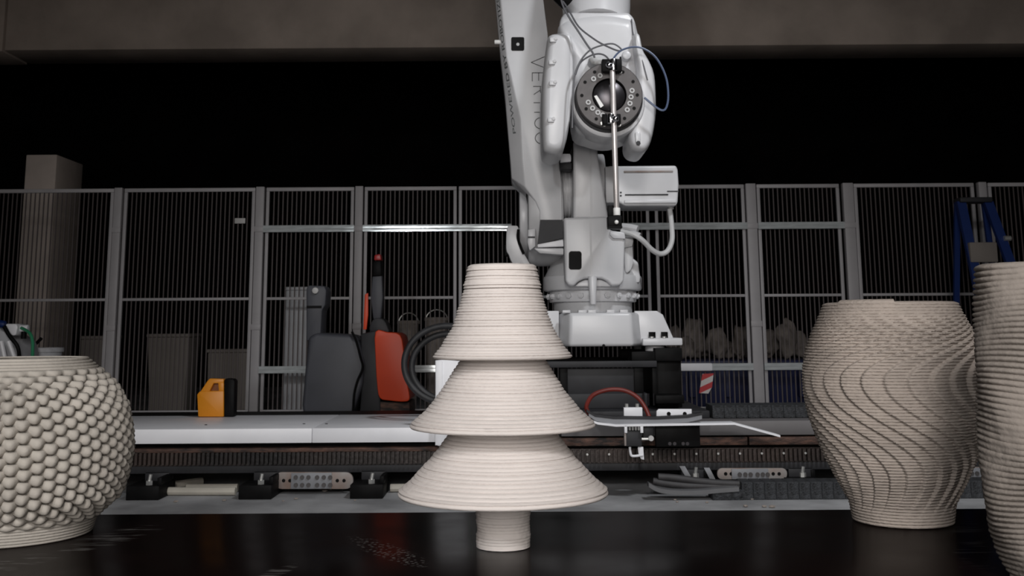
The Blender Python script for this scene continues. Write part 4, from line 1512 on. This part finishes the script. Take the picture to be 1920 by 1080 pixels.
glyphs = [
    [[(1024, 105), (996, 117), (1024, 128)]],
    [[(998, 152), (998, 136.5), (1024, 136.5), (1024, 152)], [(1010, 136.5), (1010, 151)]],
    [[(1000, 162), (1026, 162), (1026, 172), (1022, 177), (1016, 177), (1013, 172), (1013, 162)], [(1013, 169), (1001, 177)]],
    [[(1001, 192.5), (1028, 192.5)], [(1028, 184), (1028, 201)]],
    [[(1002, 210.5), (1029, 210.5)]],
    [arc(1016, 231, 13.5, 11, 40, 320)],
    [arc(1017, 259, 13.5, 11, 0, 360, 20)],
]
for g in glyphs:
    bm = bmesh.new()
    for s_ in g:
        stroke(bm, s_)
    mk('letter', bm, 'ink', link, smooth=0)
# small lettering up the narrow side face
fc = bpy.data.curves.new('side_text', 'FONT')
fc.body = 'POWERED BY ROBOTIZED.COM'
fc.size = 1.0
fc.extrude = 0.0
fo = bpy.data.objects.new('side_text', fc)
COL.objects.link(fo)
dg = bpy.context.evaluated_depsgraph_get()
tme = bpy.data.meshes.new_from_object(fo.evaluated_get(dg))
bpy.data.objects.remove(fo, do_unlink=True)
wtx = max(v.co.x for v in tme.vertices)


def side_pt(u, v):
    """u 0..1 up the side face, v px across it"""
    i0 = [(966, 250), (955, 160), (943, 75), (935, 0), (932.5, -14)]
    t_ = u * (len(i0) - 1)
    k = min(int(t_), len(i0) - 2)
    t_ -= k
    x = i0[k][0] + (i0[k + 1][0] - i0[k][0]) * t_
    y = i0[k][1] + (i0[k + 1][1] - i0[k][1]) * t_
    return x + v, y


bm = bmesh.new()
bm.from_mesh(tme)
for v in bm.verts:
    x, y = side_pt(v.co.x / wtx, 2 - v.co.y * 8.0)
    # fraction across the slanted face gives the depth
    xf = interp([(0, 939), (108, 950), (165, 963), (222, 975), (300, 979)], y)
    xb = interp([(0, 929), (90, 937), (180, 947), (240, 952), (300, 957)], y)
    fr_ = (x - xf) / (xb - xf)
    q = P(x, y, AF)
    v.co = Vector((q.x - .0015, AF + .07 * fr_ - .003, q.z))
mk('side_lettering', bm, 'ink2', link, smooth=0)
bpy.data.meshes.remove(tme)

# rounded lower end of the link and covers around it
xcyl('link_knuckle', 990, 1058, 404, 96, RC + .02, 'robot2', robot, .02)
mk('knuckle_shade', prism([(1013, 412), (1055, 412), (1056, 446), (1008, 458)], AF - .012, AF + .02), 'charcoal', link)  # dark block painting in the shade on the arm's lower end
mk('white_ledge', prism([(1008, 458), (1056, 449), (1057, 462), (1008, 464)], AF - .06, AF + .05, .004), 'white', robot)
mk('ledge_skirt', prism([(1000, 465), (1057, 465), (1057, 478), (1012, 475)], AF - .045, AF + .05, .008), 'robot', robot)
xcyl('counter_disc', 974, 991, 412, 72, RC + .16, 'robot', robot, .012)
mk('belt_cover', prism(smooth_outline([(986, 357), (996, 366), (1006, 385), (1010, 405), (1008, 432), (992, 432), (993, 400), (989, 375)], 3), AF + .05, AF + .2, .008), 'black', robot)
sb_ = mk('side_bracket', prism(smooth_outline([(951, 426), (962, 423), (972, 426), (972, 448), (978, 468), (990, 488), (996, 505), (975, 505), (960, 492), (954, 478), (949, 466)], 3), AF + .12, AF + .3, .01), 'robot', robot)
mk('rubber_seal', tube(catmull([P(972, 430, AF + .11), P(971, 446, AF + .11), P(976, 462, AF + .11), P(982, 476, AF + .11)], 5), .008, 8), 'black', sb_)
mk('link_lug', prism([(990, 430), (1004, 428), (1004, 462), (993, 470), (989, 455)], AF - .01, AF + .1, .005), 'robot', robot)
mk('lug_slot', pbox(990, 1003, 443, 446.5, AF - .013, AF + .01), 'charcoal', robot)
mk('plug', pbox(946, 954, 458, 480, AF + .15, AF + .22, .006), 'black', robot)
mk('stop_block', prism([(1051, 291), (1053, 288), (1069, 288), (1071, 292), (1071, 303), (1051, 305)], CF + .02, CF + .1, .006), 'white', robot)
mk('stop_buffer', pbox(1050, 1072, 305, 318, CF + .03, CF + .12, .004), 'charcoal', robot)
mk('pillar_cable', tube([P(1074, 240, CF + .05), P(1074, 290, CF + .05), P(1073, 318, CF + .06)], .006, 6), 'black', robot)

# elbow and forearm (above the picture) down to the wrist
zel = Zh(-330, AF)
xe = X(985, -300, AF)
mk('elbow_housing', cyl((xe - .22, AF + .18, zel + .08), (xe + .62, AF + .18, zel + .08), .26, 40, bev=.03), 'robot', robot)
w0 = P(1118, 20, 5.62)
f0 = Vector((xe + .42, AF + .1, zel + .05))
mk('forearm', tube([f0 + (f0 - w0).normalized() * .1, f0, f0.lerp(w0, .5), w0 + (f0 - w0).normalized() * .02, w0 - (f0 - w0).normalized() * .12], [.20, .21, .205, .185, .175], 28), 'robot', robot)

# wrist
WY = 5.32
wr = mk('wrist_housing', pillow(smooth_outline([(1047, 50), (1056, 36), (1080, 28), (1130, 22), (1176, 28), (1192, 36), (1199, 70), (1201, 120), (1197, 180), (1192, 240), (1170, 256), (1140, 262), (1105, 254), (1080, 240), (1074, 180), (1070, 110), (1056, 80)], 3), WY + .08, WY + .5, .07), 'robot', robot)
mk('wrist_shoulder', prism([(1047, 58), (1051, 33), (1060, 22), (1180, 22), (1190, 34), (1196, 60), (1201, 88), (1190, 100), (1072, 100), (1056, 66)], WY + .11, WY + .46, .02, 3), 'robot', robot)
lc_ = mk('fork_cover', pillow(smooth_outline([(1030, 62), (1050, 57), (1068, 60), (1075, 80), (1076, 133), (1075, 175), (1070, 222), (1060, 270), (1046, 286), (1026, 284), (1017, 266), (1016, 172), (1020, 119), (1025, 80)], 3), WY - .04, WY + .42, .075, spine=True), 'robot', robot)
mk('fork_edge', prism([(1056, 64), (1069, 63), (1074, 82), (1075, 140), (1074, 178), (1068, 225), (1058, 264), (1050, 272), (1046, 240), (1048, 100)], WY - .025, WY + .36, .012, 3), 'robot', lc_)
for px, py in ((1037, 75), (1035, 117), (1036, 156), (1033, 225)):
    q = P(px, py, WY - .045)
    o = mk('cover_lug', box(q.x - .017, q.x + .017, q.y - .008, q.y + .05, q.z - .013, q.z + .013, .006), 'robot', lc_)
    q2 = P(px + 5, py - 3, WY - .056)
    mk('lug_screw', cyl(q2, q2 + Vector((0, .01, 0)), .009, 6), 'robot2', o)
rc_ = mk('fork_cover', pillow(smooth_outline([(1190, 60), (1200, 62), (1207, 92), (1219, 112), (1229, 138), (1232, 185), (1231, 222), (1223, 262), (1212, 281), (1199, 283), (1186, 277), (1180, 262), (1183, 235), (1192, 180), (1196, 130), (1190, 90)], 3), WY + .0, WY + .4, .06, spine=True), 'robot', robot)
q = P(1196, 257, WY - .005)
mk('cover_lug', box(q.x - .014, q.x + .014, q.y - .004, q.y + .04, q.z - .028, q.z + .028, .008), 'robot', rc_)
q = P(1197, 268, WY - .012)
mk('lug_screw', cyl(q, q + Vector((0, .01, 0)), .012, 6), 'charcoal', rc_)
q = P(1175, 103, WY + .03)
mk('boss', cyl(q, q + Vector((0, .1, 0)), plen(9, WY), 20, bev=.008), 'robot', wr)
q = P(1114, 110, WY + .06)
mk('cable_boot', pillow(smooth_outline([(1104, 112), (1108, 106), (1124, 107), (1132, 112), (1130, 120), (1112, 120)], 3), WY - .02, WY + .1, .01, 3), 'cablelight', wr)
mk('seam_line', tube(catmull([P(1184, 36, WY + .09), P(1187, 64, WY + .075), P(1197, 90, WY + .02), P(1206, 120, WY + .0), P(1214, 150, WY - .002)], 5), .0035, 6), 'cablegrey', wr)
dc = P(1142, 180, WY - .06)
mk('wrist_drum', cyl((dc.x, WY - .02, dc.z - .02), (dc.x, WY + .2, dc.z - .02), plen(71, WY), 56, bev=.02), 'robot', robot)
mk('drum_rim', cyl((dc.x, WY - .03, dc.z - .008), (dc.x, WY + .05, dc.z - .008), plen(66, WY), 56, bev=.004), 'charcoal', robot)
fl = mk('tool_flange', lathe([(0, 0), (plen(33, WY), 0), (plen(33, WY), .05), (plen(63.5, WY) - .004, .05), (plen(63.5, WY), .046), (plen(63.5, WY), 0)], 0, 0, 72), 'disc', None, origin=(0, 0, 0))
fl.parent = robot
fl.location = Vector((dc.x, WY - .03, dc.z)) - wloc(robot)
fl.rotation_euler = FRONT
FFY = WY - .081


def fpos(px, py, Y=FFY):
    return P(px, py, Y)


# children of the rotated flange are placed in the robot frame instead
bm = lathe([(0, .028), (plen(10, WY), .027), (plen(22, WY), .022), (plen(30, WY), .012), (plen(32.5, WY), 0)], 0, 0, 48)
dm = mk('flange_dome', bm, 'dark_steel', None, origin=(0, 0, 0))
dm.parent = robot
dm.location = Vector((dc.x, WY - .055, dc.z)) - wloc(robot)
dm.rotation_euler = FRONT
mk('dome_sticker', prism([(1114, 180), (1119, 178.5), (1132, 198), (1126, 202)], FFY - .004, FFY + .012), 'paper', robot, label='small white paper sticker')
holes = [(1115, 135), (1097, 154), (1091, 179), (1099, 204), (1118, 223), (1168, 135), (1187, 153), (1195, 178), (1189, 203), (1171, 222)]
s0_ = None
for px, py in holes:
    q = fpos(px, py)
    if s0_ is None:
        s0_ = mk('flange_hole', cyl((0, 0, -.004), (0, 0, .0012), plen(3.3, FFY), 14), 'black', None, origin=(0, 0, 0))
        s0_.parent = robot
        s0_.location = q - wloc(robot)
        s0_.rotation_euler = FRONT
    else:
        inst(s0_, q, robot, FRONT)
s0_ = None
for px, py in ((1113, 148), (1125, 142), (1185, 170), (1183, 182), (1181, 194), (1176, 206), (1103, 192), (1111, 203), (1121, 211), (1130, 216)):
    q = fpos(px, py)
    if s0_ is None:
        bm = lathe([(0, -.003), (plen(2.4, FFY), -.003), (plen(2.4, FFY), .004), (plen(5.0, FFY), .004), (plen(5.2, FFY), -.004), (0, -.004)], 0, 0, 18)
        s0_ = mk('socket_screw', bm, 'cablelight', None, origin=(0, 0, 0))
        s0_.parent = robot
        s0_.location = q - wloc(robot)
        s0_.rotation_euler = FRONT
    else:
        inst(s0_, q, robot, FRONT)

# rod tool on the flange
RY = FFY - .05
r0, r1 = P(1147.5, 112, RY), P(1156.5, 404, RY)
rod = mk('steel_rod', cyl(r0, r1, plen(5.2, RY), 20, plen(5.2, RY), .002), 'rod', robot, label='slim brushed steel rod')
for (x0, x1, y0, y1, bx, cx_) in ((1129, 1166, 110, 134, 1142, 1150), (1130, 1164, 213, 233, 1154, 1145)):
    cl_ = mk('rod_clamp', pbox(x0, x1, y0, y1, RY - .004, FFY + .002, .005), 'black', robot, label='black rod clamp with chrome screw')
    yc = (y0 + y1) / 2
    q = P(bx, yc, RY - .02)
    bm = bmesh.new()
    bmesh.ops.create_uvsphere(bm, u_segments=20, v_segments=12, radius=plen(6.5, RY))
    bmesh.ops.translate(bm, verts=bm.verts, vec=q)
    mk('clamp_knob', bm, 'chrome', cl_)
    mk('clamp_jaw', cyl(P(cx_, y0 + 1, RY - .002), P(cx_ + .3, y1 - 1, RY - .002), plen(7.5, RY), 20, bev=.003), 'chrome', cl_)
    for sx in (x0 + 3, x1 - 3):
        q = P(sx, y1 + 1, FFY - .008)
        mk('clamp_screw', cyl(q, q + Vector((0, .01, 0)), plen(3.5, FFY), 8), 'bolt', cl_)
mk('clamp_lever', prism([(1162, 106), (1165, 106), (1166, 117), (1162, 118)], RY + .01, RY + .03, .001), 'black', robot)
mk('rod_foot_plate', prism([(1126, 229), (1135, 225), (1140, 233), (1127, 234)], FFY - .01, FFY - .002), 'bolt', robot)
mk('nozzle_collar', cyl(P(1156.2, 390, RY), P(1156.6, 404, RY), plen(6.8, RY), 18, bev=.002), 'paper', rod)
nz = mk('nozzle_body', pbox(1140, 1166, 404, 426, RY - .02, RY + .05, .006), 'black', rod)
mk('nozzle_neck', pbox(1140, 1155, 385, 405, RY + .01, RY + .05, .004), 'black', nz)
q = P(1156, 416.5, RY - .028)
bm = bmesh.new()
bmesh.ops.create_uvsphere(bm, u_segments=16, v_segments=10, radius=plen(4, RY))
bmesh.ops.translate(bm, verts=bm.verts, vec=q)
mk('nozzle_ball', bm, 'paper', nz)
mk('nozzle_flange', pbox(1141, 1167, 424, 427.5, RY - .025, RY + .055, .001), 'black', nz)

# thin leads around the wrist
WL = WY - .10
leads = [
    ('cablegrey', [(1051, -6), (1056, 12), (1068, 34), (1083, 57), (1100, 83), (1110, 97), (1115, 108)], .0052),
    ('cablegrey', [(1055, 2), (1066, 18), (1085, 50), (1112, 72), (1132, 84), (1158, 95), (1165, 93), (1158, 86), (1148, 82), (1132, 84), (1108, 93), (1090, 112), (1078, 140), (1074, 180), (1073, 240)], .0046),
    ('cablegrey', [(1142, 112), (1134, 104), (1122, 101), (1106, 105), (1088, 118), (1079, 140)], .0044),
    ('cableblue', [(1150, 110), (1157, 101), (1168, 93), (1188, 88), (1206, 91), (1226, 104), (1240, 124), (1250, 150), (1253, 180), (1250, 200), (1243, 207), (1230, 201), (1208, 183)], .0054),
]
for m_, pts, r in leads:
    mk('sensor_lead', tube(catmull([P(x, y, WL + (.0 if i else .0)) for i, (x, y) in enumerate(pts)], 6), r, 6), m_, robot)
mk('lead_grommet', tube(catmull([P(1040, -22, WY - .06), P(1052, -8, WY - .06), P(1064, 4, WY - .04)], 4), .045, 14), 'black', robot)
